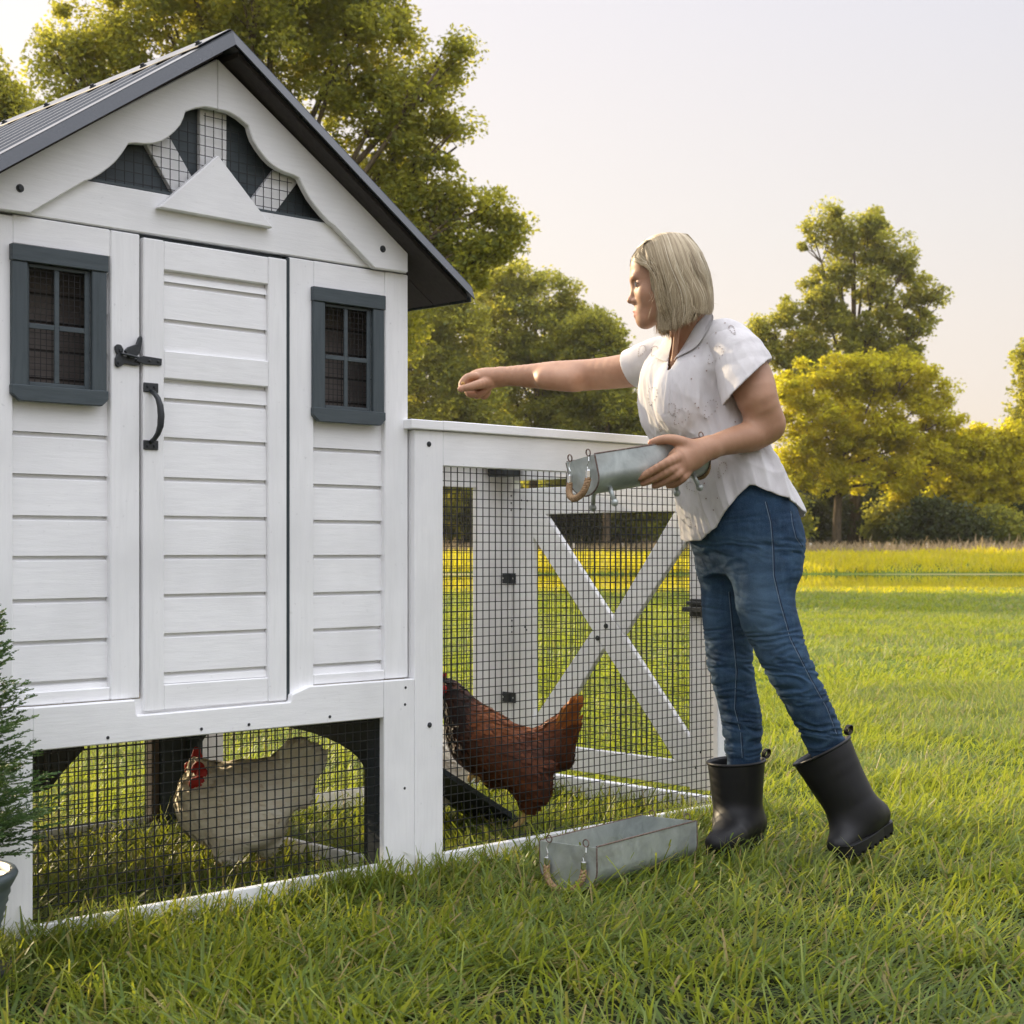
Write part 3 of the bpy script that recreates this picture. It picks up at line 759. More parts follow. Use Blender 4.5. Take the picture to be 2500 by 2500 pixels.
# bank grass beyond the pond, and pale dry brush behind it
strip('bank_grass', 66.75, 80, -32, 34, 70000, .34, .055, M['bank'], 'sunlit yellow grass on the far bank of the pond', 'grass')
strip('dry_brush', 80.5, 90, -34, 36, 26000, .62, .05, M['brush'], 'pale dry brush between the pond bank and the trees', 'brush', lean=.25, dryp=.4)

# ================================================================= TREES
def m_leaf(name, lo, mid, hi, trans, tf=.42):
    m = N(name, rough=.55, spec=.3)
    c = m.ramp(m.attr('tint'), [(0.0, lo), (.5, mid), (1.0, hi)]); m.color(c)
    tr = m.n('ShaderNodeBsdfTranslucent'); m.l(m.mix(c, trans, .7), tr.inputs['Color'])
    mx = m.n('ShaderNodeMixShader'); mx.inputs[0].default_value = tf
    m.l(m.p.outputs[0], mx.inputs[1]); m.l(tr.outputs[0], mx.inputs[2]); m.l(mx.outputs[0], m.out.inputs['Surface'])
    return m.m
M['leaf'] = m_leaf('oak leaves', (.038, .064, .026), (.112, .148, .040), (.31, .29, .06), (.88, .80, .07), .52)
M['leaf_y'] = m_leaf('golden green leaves', (.11, .115, .012), (.34, .30, .020), (.62, .50, .03), (1.0, .92, .04), .62)
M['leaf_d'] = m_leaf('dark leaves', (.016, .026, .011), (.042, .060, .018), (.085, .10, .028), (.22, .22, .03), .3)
m = N('bark', rough=.95, spec=.1)
nz = m.noise(m.coord((4, 4, .8)), 2.5, 6, .7)
m.color(m.ramp(nz, [(.3, (.045, .035, .024)), (.7, (.16, .12, .08))])); m.bump(nz, .6, .06); M['bark'] = m.m

def leaf_cloud(C, rad, per, size, seed, flat=.75):
    """C cluster centres (n,3), rad their radii; returns vertices, faces, tints"""
    r = np.random.default_rng(seed); n = len(C)
    idx = np.repeat(np.arange(n), per); m_ = len(idx)
    g = r.normal(0, 1, (m_, 3)); g /= np.linalg.norm(g, axis=1)[:, None] + 1e-9
    g *= (r.random(m_)**.45)[:, None]*rad[idx][:, None]; g[:, 2] *= flat
    c = C[idx] + g
    s = size*np.clip(r.normal(1, .3, m_), .4, 1.8)
    a = r.normal(0, 1, (m_, 3)); a[:, 2] *= .6; a /= np.linalg.norm(a, axis=1)[:, None] + 1e-9
    b = np.cross(a, r.normal(0, 1, (m_, 3))); b /= np.linalg.norm(b, axis=1)[:, None] + 1e-9
    V = np.stack([c - a*s[:, None]*.62, c + b*s[:, None]*.34 + a*s[:, None]*.05, c + a*s[:, None]*.62, c - b*s[:, None]*.34 + a*s[:, None]*.05], 1)
    ct = r.normal(0, .16, n)
    t = np.clip(.45 + ct[idx] + r.normal(0, .18, m_), 0, 1)
    return V.reshape(-1, 3), np.arange(m_*4).reshape(-1, 4), np.repeat(t, 4)

def tree(name, label, cat, lobes, Y, trunk, th, mat, ncl, per, leaf, crad, seed, depth=.75, group=None, zbase=None, bushy=False, hollow=.35):
    """lobes: (px, py, radius px) in the photograph at distance Y; trunk (px, radius in m); th: fork height"""
    r = np.random.default_rng(seed); k = Y/F
    x0 = (trunk[0]-1250)*k; zb = float(ground_z(np.array([x0]), np.array([Y]))[0]) if zbase is None else zbase
    root = empty(name, (x0, Y, zb)); tag(root, label, cat, group)
    A = np.array([r_[2]**2 for r_ in lobes], float); pr = A/A.sum()
    C = []
    for i, lb in enumerate(lobes):
        q = at(lb[0], lb[1], Y); rr = lb[2]*k; dy = (lb[3] if len(lb) > 3 else 0)
        m_ = max(4, int(round(ncl*pr[i])))
        g = r.normal(0, 1, (m_, 3)); g /= np.linalg.norm(g, axis=1)[:, None]
        g *= (hollow + (1-hollow)*r.random(m_)**.6)[:, None]*rr; g[:, 1] *= depth
        C.append(np.array([q.x - x0, dy, q.z - zb]) + g)
    C = np.concatenate(C); C = C[C[:, 2] > (.15 if bushy else .8)]
    rad = crad*np.clip(r.normal(1, .3, len(C)), .5, 1.7)
    V, Fc, t = leaf_cloud(C, rad, per, leaf, seed+1)
    o = np_mesh('crown', V, Fc, mat, root); vcol(o, t)
    # trunk, limbs to the lobes, twigs to a share of the clusters
    b = MB(); top = max(c[2] for c in C); tr0 = trunk[1]
    lobc = [np.array([at(l[0], l[1], Y).x - x0, (l[3] if len(l) > 3 else 0), at(l[0], l[1], Y).z - zb]) for l in lobes]
    bend = r.normal(0, .02*top, 2)
    cx = float(np.mean(C[:, 0])); 
    def axis(z):
        u = z/top; return np.array([cx*.7*u**1.5 + bend[0]*math.sin(3*u), bend[1]*math.sin(2.5*u), z])
    zt = top*.86
    b.tube([axis(zt*i/10) for i in range(11)], [max(tr0*(1.25 if i == 0 else 1)*(1-.085*i), .02) for i in range(11)], 9)
    for c in lobc:
        z0 = max(th, min(c[2]*.62, zt*.9)); p0 = axis(z0); c = np.array([c[0], c[1] + r.normal(0, .4), max(c[2], z0+.3)])
        mid = p0*.5 + c*.5 + np.array([0, 0, -.06*top*r.random()]); ln = np.linalg.norm(c-p0)
        r0 = max(.03, min(tr0*.36, .026*ln))
        b.tube([p0, p0*.75+mid*.25+np.array([0, 0, .01*ln]), mid, mid*.5+c*.5, c], [r0, r0*.8, r0*.6, r0*.42, r0*.2], 6)
        near = C[np.argsort(np.linalg.norm(C-c, axis=1))[:10]]
        for q in near[::2]:
            s0 = mid*.4 + c*.6
            b.tube([s0, (s0+q)/2 + r.normal(0, .05*ln, 3), q], [r0*.35, r0*.2, r0*.08], 4, cap=False)
    b.build('trunk', M['bark'], root, smooth=True)
    return root

big = [(250,120,150),(420,40,200),(640,20,240,-1),(850,90,200),(960,210,140),(1030,290,100),(1000,400,120),(900,470,160,1),(1075,190,60),(1180,590,85),(1235,560,55),(1110,640,90),(1010,640,120),(1130,510,70),(1190,500,50),(1060,520,90),(1215,620,55),(1120,120,40),(1100,330,60),
       (600,280,260,1),(400,300,200,2),(180,190,95),(110,120,50),(780,560,230,2),(500,560,260,2),(250,420,170,3),(160,330,80),(700,-180,300),(430,-200,220),(900,-60,150),(380,800,200,2),(650,820,220,2),(880,760,150,1)]
tree('tall_tree', 'large loose-crowned tree towering behind the coop roof', 'tree', big, 35, (620, .34), 2.6, M['leaf'], 1350, 230, .085, .46, 11, depth=.8, hollow=.2)
tree('tall_tree', 'tree cut off by the left edge, lower than the one beside it', 'tree', [(-60,330,130),(5,250,60),(20,360,70),(-20,450,100),(-150,200,140),(-100,600,180),(30,300,40)], 38, (-90, .25), 2.0, M['leaf'], 330, 220, .10, .5, 12, hollow=.2)
tree('leafy_tree', 'dense dark tree right behind the coop eave and the pen', 'tree', [(1040,760,110),(1110,800,110),(1000,900,150),(1120,930,110),(1180,1010,90),(1060,1050,130),(1170,1120,100),(930,800,140),(1000,1180,130),(1130,690,60)], 66+22, (1060, .3), 3, M['leaf'], 470, 190, .17, .85, 13)
tree('leafy_tree', 'tall rounded tree between the coop eave and the outstretched arm', 'tree', [(1205,715,65),(1270,690,60),(1340,720,70),(1230,800,110),(1340,840,120),(1410,790,70),(1290,930,120),(1400,930,100),(1180,870,80),(1260,1060,120),(1380,1060,110)], 92, (1290, .35), 3, M['leaf'], 500, 190, .16, .78, 14)
tree('leafy_tree', 'lower tree just left of the woman, with a sloping crown', 'tree', [(1440,800,55),(1480,830,55),(1460,900,90),(1500,930,60),(1520,990,55),(1450,1020,100),(1560,1050,50),(1520,1100,80),(1420,1130,90),(1590,1130,60)], 90, (1480, .25), 2.4, M['leaf'], 350, 190, .16, .72, 15)
tree('tall_tree', 'tallest far tree right of the woman with an open airy crown', 'tree', [(1985,575,38),(2035,545,42),(2085,590,48),(2120,545,45),(2165,590,48),(2205,640,45),(2235,700,45),(2285,715,22),(2130,680,60),(2040,660,55),(2000,730,60),(1930,770,50),(1865,800,40),(2240,790,45),(2160,780,60),(2060,800,70),(1960,850,75),(1890,850,45),(2130,870,70),(2220,860,50),(1950,930,60)], 100, (2085, .42), 6, M['leaf'], 420, 150, .18, .66, 16, depth=.8, hollow=.1)
tree('golden_tree', 'golden-green broad tree with a sunlit straight trunk in front of the tallest one', 'tree', [(1935,960,60),(1990,930,60),(2070,915,70),(2150,910,75),(2220,920,70),(2275,965,50),(2310,1020,45),(2030,1020,100),(2140,1020,110),(2240,1040,90),(1950,1060,80),(1930,1150,60),(2000,1150,70),(2110,1130,90),(2210,1140,90),(2290,1110,50)], 96, (2042, .33), 4, M['leaf_y'], 420, 180, .18, .70, 17, depth=.8)
tree('leafy_tree', 'bushy far tree left of the right edge with a low uneven crown', 'tree', [(2330,1110,50),(2385,1085,45),(2420,1120,60),(2360,1180,70),(2450,1190,70),(2320,1230,60),(2400,1260,70),(2470,1080,40)], 97, (2390, .2), 1.5, M['leaf_y'], 400, 130, .21, .8, 18, bushy=True)
tree('leafy_tree', 'far tree cut off by the right edge, rising above its neighbour', 'tree', [(2490,1040,40),(2520,980,60),(2560,900,80),(2560,1060,80),(2500,1120,60),(2540,1200,90),(2620,980,120)], 99, (2560, .3), 2.5, M['leaf'], 360, 150, .21, .8, 19)
# undergrowth along the foot of the wood: separate bushes
bush_spots = [(1030,1240,80,94),(1120,1250,70,97),(1215,1235,80,93),(1310,1245,70,98),(1400,1240,75,94),(1490,1250,70,97),(1580,1245,75,95),(1680,1240,80,98),(1780,1245,75,96),(1880,1235,80,94),(1960,1262,55,99),(2110,1255,62,101),(2190,1265,60,98),(2260,1270,58,94),(2340,1285,50,93),(2430,1290,50,94),(2505,1285,55,96)]
bl = ['dark bush under the coop-side trees', 'bush low under the tree between coop and arm', 'bush seen through the top of the mesh door', 'bush low behind the pen, in shade', 'broad bush behind the pen gate', 'rounded bush behind the gate cross', 'bush just left of the woman', 'bush hidden mostly behind the woman', 'bush behind the woman at hip height', 'bush right beside the woman’s jeans', 'small bush left of the sunlit trunk', 'bush right of the sunlit trunk', 'rounded bush in the shade of the golden tree', 'bush below the right side of the golden tree', 'pale low bush behind the dry brush', 'low bush near the right edge', 'bush cut by the right edge']
for i, (px, py, rp, Yb) in enumerate(bush_spots):
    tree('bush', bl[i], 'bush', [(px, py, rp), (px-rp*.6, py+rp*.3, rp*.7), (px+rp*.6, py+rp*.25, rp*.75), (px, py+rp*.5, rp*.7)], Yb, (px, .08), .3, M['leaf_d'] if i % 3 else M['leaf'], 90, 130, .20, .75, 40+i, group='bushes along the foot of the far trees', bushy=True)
# deep wood behind, one mass
n = 3400; C = np.stack([rg.uniform(-40, 42, n), rg.uniform(106, 114, n), np.zeros(n)], 1)
C[:, 2] = .3 + rg.random(n)**.8*(6.2 + 1.6*fnoise(C[:, 0], C[:, 1], 21, 3, .12))
V, Fc, t = leaf_cloud(C, rg.uniform(.9, 1.6, n), 55, .42, 77)
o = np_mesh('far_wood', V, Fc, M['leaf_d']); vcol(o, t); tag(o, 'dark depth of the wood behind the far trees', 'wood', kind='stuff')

# wire fence with pale-topped posts across the far field
fence = empty('field_fence', at(2000, 1352, 88)); tag(fence, 'low wire fence with pale-topped posts before the far trees', 'fence')
m = N('weathered post', rough=.9); m.color(m.ramp(m.noise(m.coord(), 20, 3), [(.3, (.28, .22, .16)), (.7, (.42, .35, .27))])); M['fpost'] = m.m
M['fwhite'] = N('white post top', rough=.6, base=(.80, .74, .66)).m
fx = [1180, 1290, 1400, 1520, 1640, 1760, 1860, 1979, 2126, 2172, 2263, 2343, 2427, 2520]
fb = fence.location
for px in fx:
    p = at(px, 1326, 88) - fb; g0 = float(ground_z(np.array([p.x + fb.x]), np.array([88.0]))[0]) - fb.z
    po = MB().tube([(p.x, p.y, g0), (p.x, p.y, p.z-.30)], .045, 8).build('post', M['fpost'], fence)
    MB().tube([(p.x, p.y, p.z-.299), (p.x, p.y, p.z)], .06, 8).build('post_cap', M['fwhite'], po)
for z in (.15, .42):
    q = [at(px, 1326, 88) - fb - Vector((0, 0, z)) for px in fx]
    MB().tube(q, .008, 4).build('wire', M['wire'], fence)

# warm evening haze in the air over the whole place
hz_m = bpy.data.materials.new('haze air'); hz_m.use_nodes = True; hn = hz_m.node_tree; hn.nodes.clear()
ho = hn.nodes.new('ShaderNodeOutputMaterial'); hv = hn.nodes.new('ShaderNodeVolumePrincipled')
hv.inputs['Color'].default_value = (1.0, .97, .92, 1); hv.inputs['Density'].default_value = HAZE; hv.inputs['Anisotropy'].default_value = .35
hn.links.new(hv.outputs[0], ho.inputs['Volume'])
haze = MB().box(-242, 242, -9, 302, -2.2, 46).build('haze', hz_m); tag(haze, kind='stuff'); haze['label'] = 'thin warm evening haze in the air'

# ================================================================= SCULPTING BY DISTANCE FIELDS
class Vol:
    def __init__(s, lo, hi, h):
        s.lo = np.array(lo, float); s.h = h
        s.n = np.ceil((np.array(hi, float)-s.lo)/h).astype(int)+1
        s.D = np.full(s.n, .2, dtype=np.float32)
        s.ax = [s.lo[i] + h*np.arange(s.n[i]) for i in range(3)]
    def sub(s, lo, hi):
        a = np.clip(np.floor((np.array(lo)-s.lo)/s.h).astype(int), 0, s.n-1); b = np.clip(np.ceil((np.array(hi)-s.lo)/s.h).astype(int)+1, 1, s.n)
        if np.any(b <= a): return None
        sl = tuple(slice(a[i], b[i]) for i in range(3))
        X = s.ax[0][sl[0]][:, None, None].astype(np.float32); Y = s.ax[1][sl[1]][None, :, None].astype(np.float32); Z = s.ax[2][sl[2]][None, None, :].astype(np.float32)
        return sl, X, Y, Z
    def put(s, sl, d, k, op='u'):
        A = s.D[sl]
        if op == 'u':
            if k > 0:
                hh = np.maximum(k-np.abs(A-d), 0)/k; s.D[sl] = np.minimum(A, d) - hh*hh*k*.25
            else: s.D[sl] = np.minimum(A, d)
        else:
            if k > 0:
                d = -d; hh = np.maximum(k-np.abs(A-d), 0)/k; s.D[sl] = np.maximum(A, d) + hh*hh*k*.25
            else: s.D[sl] = np.maximum(A, -d)
    def cone(s, a, b, ra, rb, k=.02, op='u', flat=None):
        a = np.array(a, float); b = np.array(b, float); r = max(ra, rb)*(max(1, flat[1]) if flat else 1) + k + .03
        q = s.sub(np.minimum(a, b)-r, np.maximum(a, b)+r)
        if q is None: return s
        sl, X, Y, Z = q; ab = b-a; L2 = max(float(ab@ab), 1e-9)
        px, py, pz = X-a[0], Y-a[1], Z-a[2]
        t = np.clip((px*ab[0]+py*ab[1]+pz*ab[2])/L2, 0, 1)
        dx, dy, dz = px-t*ab[0], py-t*ab[1], pz-t*ab[2]
        if flat:   # (axis, factor): size along the axis is multiplied by the factor
            n = np.array(flat[0], float); n /= np.linalg.norm(n); f = flat[1]
            c = dx*n[0]+dy*n[1]+dz*n[2]; e = c*(1/f-1)
            dx, dy, dz = dx+n[0]*e, dy+n[1]*e, dz+n[2]*e
        d = np.sqrt(dx*dx+dy*dy+dz*dz) - (ra+(rb-ra)*t)
        s.put(sl, d.astype(np.float32), k, op); return s
    def chain(s, pts, rs, k=.02, op='u', flat=None):
        if len(pts) > 2:
            P = np.array([np.array(p, float) for p in pts]); n = len(pts); t = np.linspace(0, n-1, (n-1)*3+1); u = np.arange(float(n))
            Q = [smooth_interp(t, u, P[:, j]) for j in range(3)]; r = smooth_interp(t, u, np.array(rs, float))
            pts = list(np.stack(Q, 1)); rs = list(r)
        lo = np.min(np.array(pts), 0) - max(rs) - k - .03; hi = np.max(np.array(pts), 0) + max(rs) + k + .03
        q = s.sub(lo, hi)
        if q is None: return s
        sl = q[0]; keep = s.D; s.D = np.full(keep.shape, .2, np.float32) if keep.size < 3e7 else keep
        if s.D is keep:
            for i in range(len(pts)-1): s.cone(pts[i], pts[i+1], rs[i], rs[i+1], k, op, flat)
            return s
        for i in range(len(pts)-1): s.cone(pts[i], pts[i+1], rs[i], rs[i+1], min(k, .004), 'u', flat)
        d = s.D[sl].copy(); s.D = keep; s.put(sl, d, k, op)
        return s
    def ell(s, c, r, k=.02, op='u', fr=None):
        c = np.array(c, float); r = np.array(r, float); m = max(r) + k + .03
        q = s.sub(c-m, c+m)
        if q is None: return s
        sl, X, Y, Z = q; p = (X-c[0], Y-c[1], Z-c[2])
        if fr is not None: p = tuple(p[0]*fr[i][0]+p[1]*fr[i][1]+p[2]*fr[i][2] for i in range(3))
        k0 = np.sqrt((p[0]/r[0])**2+(p[1]/r[1])**2+(p[2]/r[2])**2)
        k1 = np.sqrt((p[0]/r[0]**2)**2+(p[1]/r[1]**2)**2+(p[2]/r[2]**2)**2)
        d = k0*(k0-1)/np.maximum(k1, 1e-6)
        s.put(sl, d.astype(np.float32), k, op); return s
    def loft(s, st, wdir, k=.02, op='u', grow=0.0):
        """st: rows (z, cx, cy, half width, half depth) ; wdir: width direction in plan"""
        st = np.array(sorted(st), float); m = .35
        q = s.sub((st[:, 1].min()-m, st[:, 2].min()-m, st[0, 0]-.06), (st[:, 1].max()+m, st[:, 2].max()+m, st[-1, 0]+.06))
        sl, X, Y, Z = q; z = Z.ravel()
        # smooth interpolation
        zi = np.clip(z, st[0, 0], st[-1, 0]); f = lambda j: smooth_interp(zi, st[:, 0], st[:, j]).astype(np.float32)[None, None, :]
        cx, cy, W, Dp = f(1), f(2), f(3)+grow, f(4)+grow
        dx, dy = X-cx, Y-cy; a = dx*wdir[0]+dy*wdir[1]; b = -dx*wdir[1]+dy*wdir[0]
        k0 = np.sqrt((a/W)**2+(b/Dp)**2); k1 = np.sqrt((a/W**2)**2+(b/Dp**2)**2)
        d = k0*(k0-1)/np.maximum(k1, 1e-5)
        ez = np.maximum(np.maximum(st[0, 0]-Z, Z-st[-1, 0]), 0)
        d = np.sqrt(np.maximum(d, 0)**2+ez**2) + np.minimum(np.maximum(d, ez - 1), 0)*(ez <= 0)
        s.put(sl, d.astype(np.float32), k, op); return s
    def clip(s, p, n):
        """keep the side the normal points away from"""
        p = np.array(p, float); n = np.array(n, float); n /= np.linalg.norm(n)
        d = (s.ax[0][:, None, None]-p[0])*n[0] + (s.ax[1][None, :, None]-p[1])*n[1] + (s.ax[2][None, None, :]-p[2])*n[2]
        s.D = np.maximum(s.D, d.astype(np.float32)); return s
    def shell(s, t): s.D = np.maximum(s.D, -(s.D+t)); return s
    def mesh(s):
        D = s.D; D[0], D[-1] = .2, .2; D[:, 0], D[:, -1] = .2, .2; D[:, :, 0], D[:, :, -1] = .2, .2
        neg = D < 0
        c = np.zeros(tuple(s.n-1), dtype=np.int8)
        for i in (0, 1):
            for j in (0, 1):
                for l in (0, 1): c += neg[i:s.n[0]-1+i, j:s.n[1]-1+j, l:s.n[2]-1+l]
        act = (c > 0) & (c < 8); idx = np.argwhere(act)
        vid = np.full(act.shape, -1, dtype=np.int32); vid[act] = np.arange(len(idx))
        acc = np.zeros((len(idx), 3)); cnt = np.zeros(len(idx))
        corner = {}
        for i in (0, 1):
            for j in (0, 1):
                for l in (0, 1): corner[(i, j, l)] = D[idx[:, 0]+i, idx[:, 1]+j, idx[:, 2]+l].astype(float)
        for a in range(3):
            o = [b for b in range(3) if b != a]
            for u in (0, 1):
                for v in (0, 1):
                    p = [0, 0, 0]; p[o[0]] = u; p[o[1]] = v; q = list(p); q[a] = 1
                    d0, d1 = corner[tuple(p)], corner[tuple(q)]; m = (d0 < 0) != (d1 < 0)
                    t = np.where(m, d0/np.where(m, d0-d1, 1), 0)
                    for b in range(3): acc[:, b] += np.where(m, p[b] + (t if b == a else 0), 0)
                    cnt += m
        V = s.lo + (idx + acc/cnt[:, None])*s.h
        Fs = []
        for a in range(3):
            o = [(a+1) % 3, (a+2) % 3]
            s0 = [slice(1, s.n[b]-1) for b in range(3)]; s0[a] = slice(0, s.n[a]-1); s1 = list(s0); s1[a] = slice(1, s.n[a])
            n0 = neg[tuple(s0)]; n1 = neg[tuple(s1)]
            for flip, msk in ((False, n0 & ~n1), (True, ~n0 & n1)):
                e = np.argwhere(msk)
                if not len(e): continue
                for b in range(3):
                    if b != a: e[:, b] += 1
                def g(u, v):
                    q = e.copy(); q[:, o[0]] -= u; q[:, o[1]] -= v; return vid[q[:, 0], q[:, 1], q[:, 2]]
                quad = np.stack([g(1, 1), g(0, 1), g(0, 0), g(1, 0)], 1)
                Fs.append(quad[:, ::-1] if flip else quad)
        Fq = np.concatenate(Fs); Fq = Fq[(Fq >= 0).all(1)]
        return V, Fq

def smooth_interp(x, xp, yp):
    """monotone-ish cubic (Catmull-Rom) interpolation"""
    i = np.clip(np.searchsorted(xp, x)-1, 0, len(xp)-2)
    m = np.gradient(yp, xp) if len(xp) > 2 else np.full(len(xp), (yp[-1]-yp[0])/(xp[-1]-xp[0]))
    h = xp[i+1]-xp[i]; t = (x-xp[i])/h
    return (2*t**3-3*t**2+1)*yp[i] + (t**3-2*t**2+t)*h*m[i] + (-2*t**3+3*t**2)*yp[i+1] + (t**3-t**2)*h*m[i+1]

def noise3(P, f, seed=0, octs=2):
    out = np.zeros(len(P)); amp = 1; tot = 0
    for o in range(octs):
        q = P*f*(2**o) + np.array([seed*3.7+o*11.1, seed*5.3-o*7.7, seed*2.9+o*4.4]); qi = np.floor(q); fr = q-qi; fr = fr*fr*(3-2*fr)
        def h(a, b, c): return (np.sin((qi[:, 0]+a)*127.1+(qi[:, 1]+b)*311.7+(qi[:, 2]+c)*74.7)*43758.5453) % 1.0
        v = 0
        for a in (0, 1):
            for b in (0, 1):
                for c in (0, 1):
                    v = v + h(a, b, c)*(fr[:, 0] if a else 1-fr[:, 0])*(fr[:, 1] if b else 1-fr[:, 1])*(fr[:, 2] if c else 1-fr[:, 2])
        out += amp*(v*2-1); tot += amp; amp *= .5
    return out/tot

def normals(V, Fq):
    a = V[Fq[:, 2]]-V[Fq[:, 0]]; b = V[Fq[:, 3]]-V[Fq[:, 1]]; n = np.cross(a, b)
    N_ = np.zeros_like(V)
    for i in range(4): np.add.at(N_, Fq[:, i], n)
    return N_/(np.linalg.norm(N_, axis=1)[:, None]+1e-12)

def relax(V, Fq, it=1, lam=.5):
    for _ in range(it):
        A = np.zeros_like(V); c = np.zeros(len(V))
        for i in range(4):
            np.add.at(A, Fq[:, i], V[Fq[:, (i+1) % 4]]); np.add.at(c, Fq[:, i], 1)
            np.add.at(A, Fq[:, (i+1) % 4], V[Fq[:, i]]); np.add.at(c, Fq[:, (i+1) % 4], 1)
        V = V*(1-lam) + lam*A/np.maximum(c, 1)[:, None]
    return V

def in_poly(x, y, poly):
    ins = np.zeros(np.broadcast(x, y).shape, bool); n = len(poly)
    for i in range(n):
        x0, y0 = poly[i]; x1, y1 = poly[(i+1) % n]
        if y0 == y1: continue
        c = ((y0 > y) != (y1 > y)) & (x < (x1-x0)*(y-y0)/(y1-y0)+x0)
        ins ^= c
    return ins
A3 = lambda px, py, Y: np.array(at(px, py, Y))

# ================================================================= THE WOMAN
m = N('skin', rough=.52, spec=.4)
v = m.coord(); t1 = m.noise(v, 22, 4); t2 = m.noise(v, 380, 3)
c = m.ramp(t1, [(.3, (.36, .19, .112)), (.7, (.43, .242, .15))])
fr_ = m.ramp(m.noise(v, 240, 2), [(.60, (0,0,0)), (.70, (1,1,1))])
c = m.mix(c, (.40, .19, .115), m.math('MULTIPLY', fr_, .30))
c = m.mix(c, (.46, .16, .12), m.attr('lip'))
m.color(c); m.bump(t2, .35, .0010); m.bump(m.noise(v, 60, 3), .12, .002)
m.p.inputs['Subsurface Weight'].default_value = .12; m.p.inputs['Subsurface Radius'].default_value = (.012, .005, .003); m.p.inputs['Subsurface Scale'].default_value = .6
M['skin'] = m.m

woman = empty('person', at(1830, 2060, 4.2)); woman.location.z = GZ
tag(woman, 'woman in white blouse, jeans and black boots, one arm stretched over the pen', 'person')
WO = np.array(woman.location)
WD = np.array([.61, -.79]); WD /= np.linalg.norm(WD)      # across the body, right hip to left hip
FD = np.array([-WD[1]*-1, 0]) if False else np.array([WD[1], -WD[0]])   # facing: left and towards the camera
FD = FD/np.linalg.norm(FD)
HY = 4.15; HK = HY/F; HC = A3(1628, 672, HY)
def hp(a, b, c): return HC + np.array([-a, -b, c])        # forward, her left (towards camera), up

def finish(name, V, Fq, mat, parent, smooth=True):
    return np_mesh(name, V-WO, Fq, mat, parent, smooth=smooth)

# ---- torso stations shared by skin and blouse: z, centre x, centre y, half width, half depth
def stn(py, pxl, pxr, Y, ratio):
    k = Y/F; half = (pxr-pxl)/2*k; cx = ((pxl+pxr)/2-1250)*k
    W = half/math.sqrt((WD[0])**2+(ratio*FD[0])**2)
    return (H+(Y0-py)*k, cx, Y, W, W*ratio)
TS = [stn(1335, 1670, 1960, 4.20, .72), stn(1290, 1664, 1963, 4.20, .72), stn(1230, 1652, 1949, 4.20, .72), stn(1160, 1632, 1918, 4.21, .68), stn(1090, 1608, 1868, 4.22, .64),
      stn(1020, 1586, 1840, 4.235, .66), stn(950, 1572, 1822, 4.24, .72), stn(890, 1576, 1812, 4.235, .66), stn(850, 1610, 1792, 4.24, .60)]
NB = A3(1705, 868, 4.20)
LS = A3(1808, 872, 4.085); RS = A3(1598, 872, 4.36)

# ---- body skin: head, neck and chest
V1 = Vol(hp(.13, .15, -.42) - np.array([0, .12, 0]), hp(-.26, -.22, .13) + np.array([0, .12, 0]), .0022)
fr = np.array([[-1, 0, 0], [0, -1, 0], [0, 0, 1.]])
E_ = lambda c, r, k=.02, op='u': V1.ell(hp(*c), r, k, op, fr)
E_((-.004, 0, .016), (.089, .072, .079), 0)
E_((.036, 0, .018), (.0575, .060, .060), .03)
E_((.036, 0, -.055), (.050, .055, .070), .035)
for s_ in (-1, 1):
    V1.cone(hp(-.012, s_*.050, -.066), hp(.052, s_*.018, -.120), .018, .016, .030)
    E_((.050, s_*.036, -.056), (.026, .021, .024), .025)
E_((.0610, 0, -.1205), (.0185, .024, .0180), .018)
E_((.0600, 0, -.094), (.0235, .027, .024), .018)
V1.cone(hp(.0865, -.030, -.012), hp(.0865, .030, -.012), .0065, .0065, .020)
for s_ in (-1, 1): E_((.0935, s_*.0315, -.029), (.0155, .0165, .0115), .012, 's')
for s_ in (-1, 1): E_((.0735, s_*.0315, -.0285), (.0125, .0145, .0115), .004)
V1.cone(hp(.084, 0, -.022), hp(.0945, 0, -.064), .0070, .0072, .012)
E_((.0968, 0, -.0675), (.0088, .0088, .0078), .008)
for s_ in (-1, 1): E_((.0865, s_*.0115, -.0705), (.0085, .0070, .0065), .006)
for s_ in (-1, 1):
    V1.cone(hp(.0845, 0, -.0955), hp(.0700, s_*.023, -.0995), .0048, .0030, .006)
    V1.cone(hp(.0808, 0, -.1065), hp(.0700, s_*.021, -.1015), .0056, .0032, .006)
V1.cone(hp(.0905, -.016, -.1010), hp(.0905, .016, -.1010), .0022, .0022, .003, 's')
E_((.0865, 0, -.0845), (.0020, .0045, .0060), .006, 's')
for s_ in (-1, 1):
    E_((-.012, s_*.074, -.028), (.017, .010, .030), .008)
# neck, throat cords, collar bones, chest
V1.chain([A3(1668, 752, 4.17), A3(1690, 820, 4.185), A3(1704, 880, 4.20)], [.053, .052, .058], .035)
V1.cone(A3(1654, 800, 4.11), A3(1644, 890, 4.145), .008, .007, .025)
V1.cone(A3(1644, 815, 4.17), A3(1636, 890, 4.18), .007, .007, .02)
V1.cone(A3(1704, 872, 4.18), A3(1790, 880, 4.11), .036, .036, .04); V1.cone(A3(1704, 872, 4.23), A3(1612, 880, 4.34), .034, .032, .04)
V1.loft(TS[4:], WD, .04, grow=-.016)
Vb, Fb = V1.mesh()
Vb = relax(Vb, Fb, 1, .35)
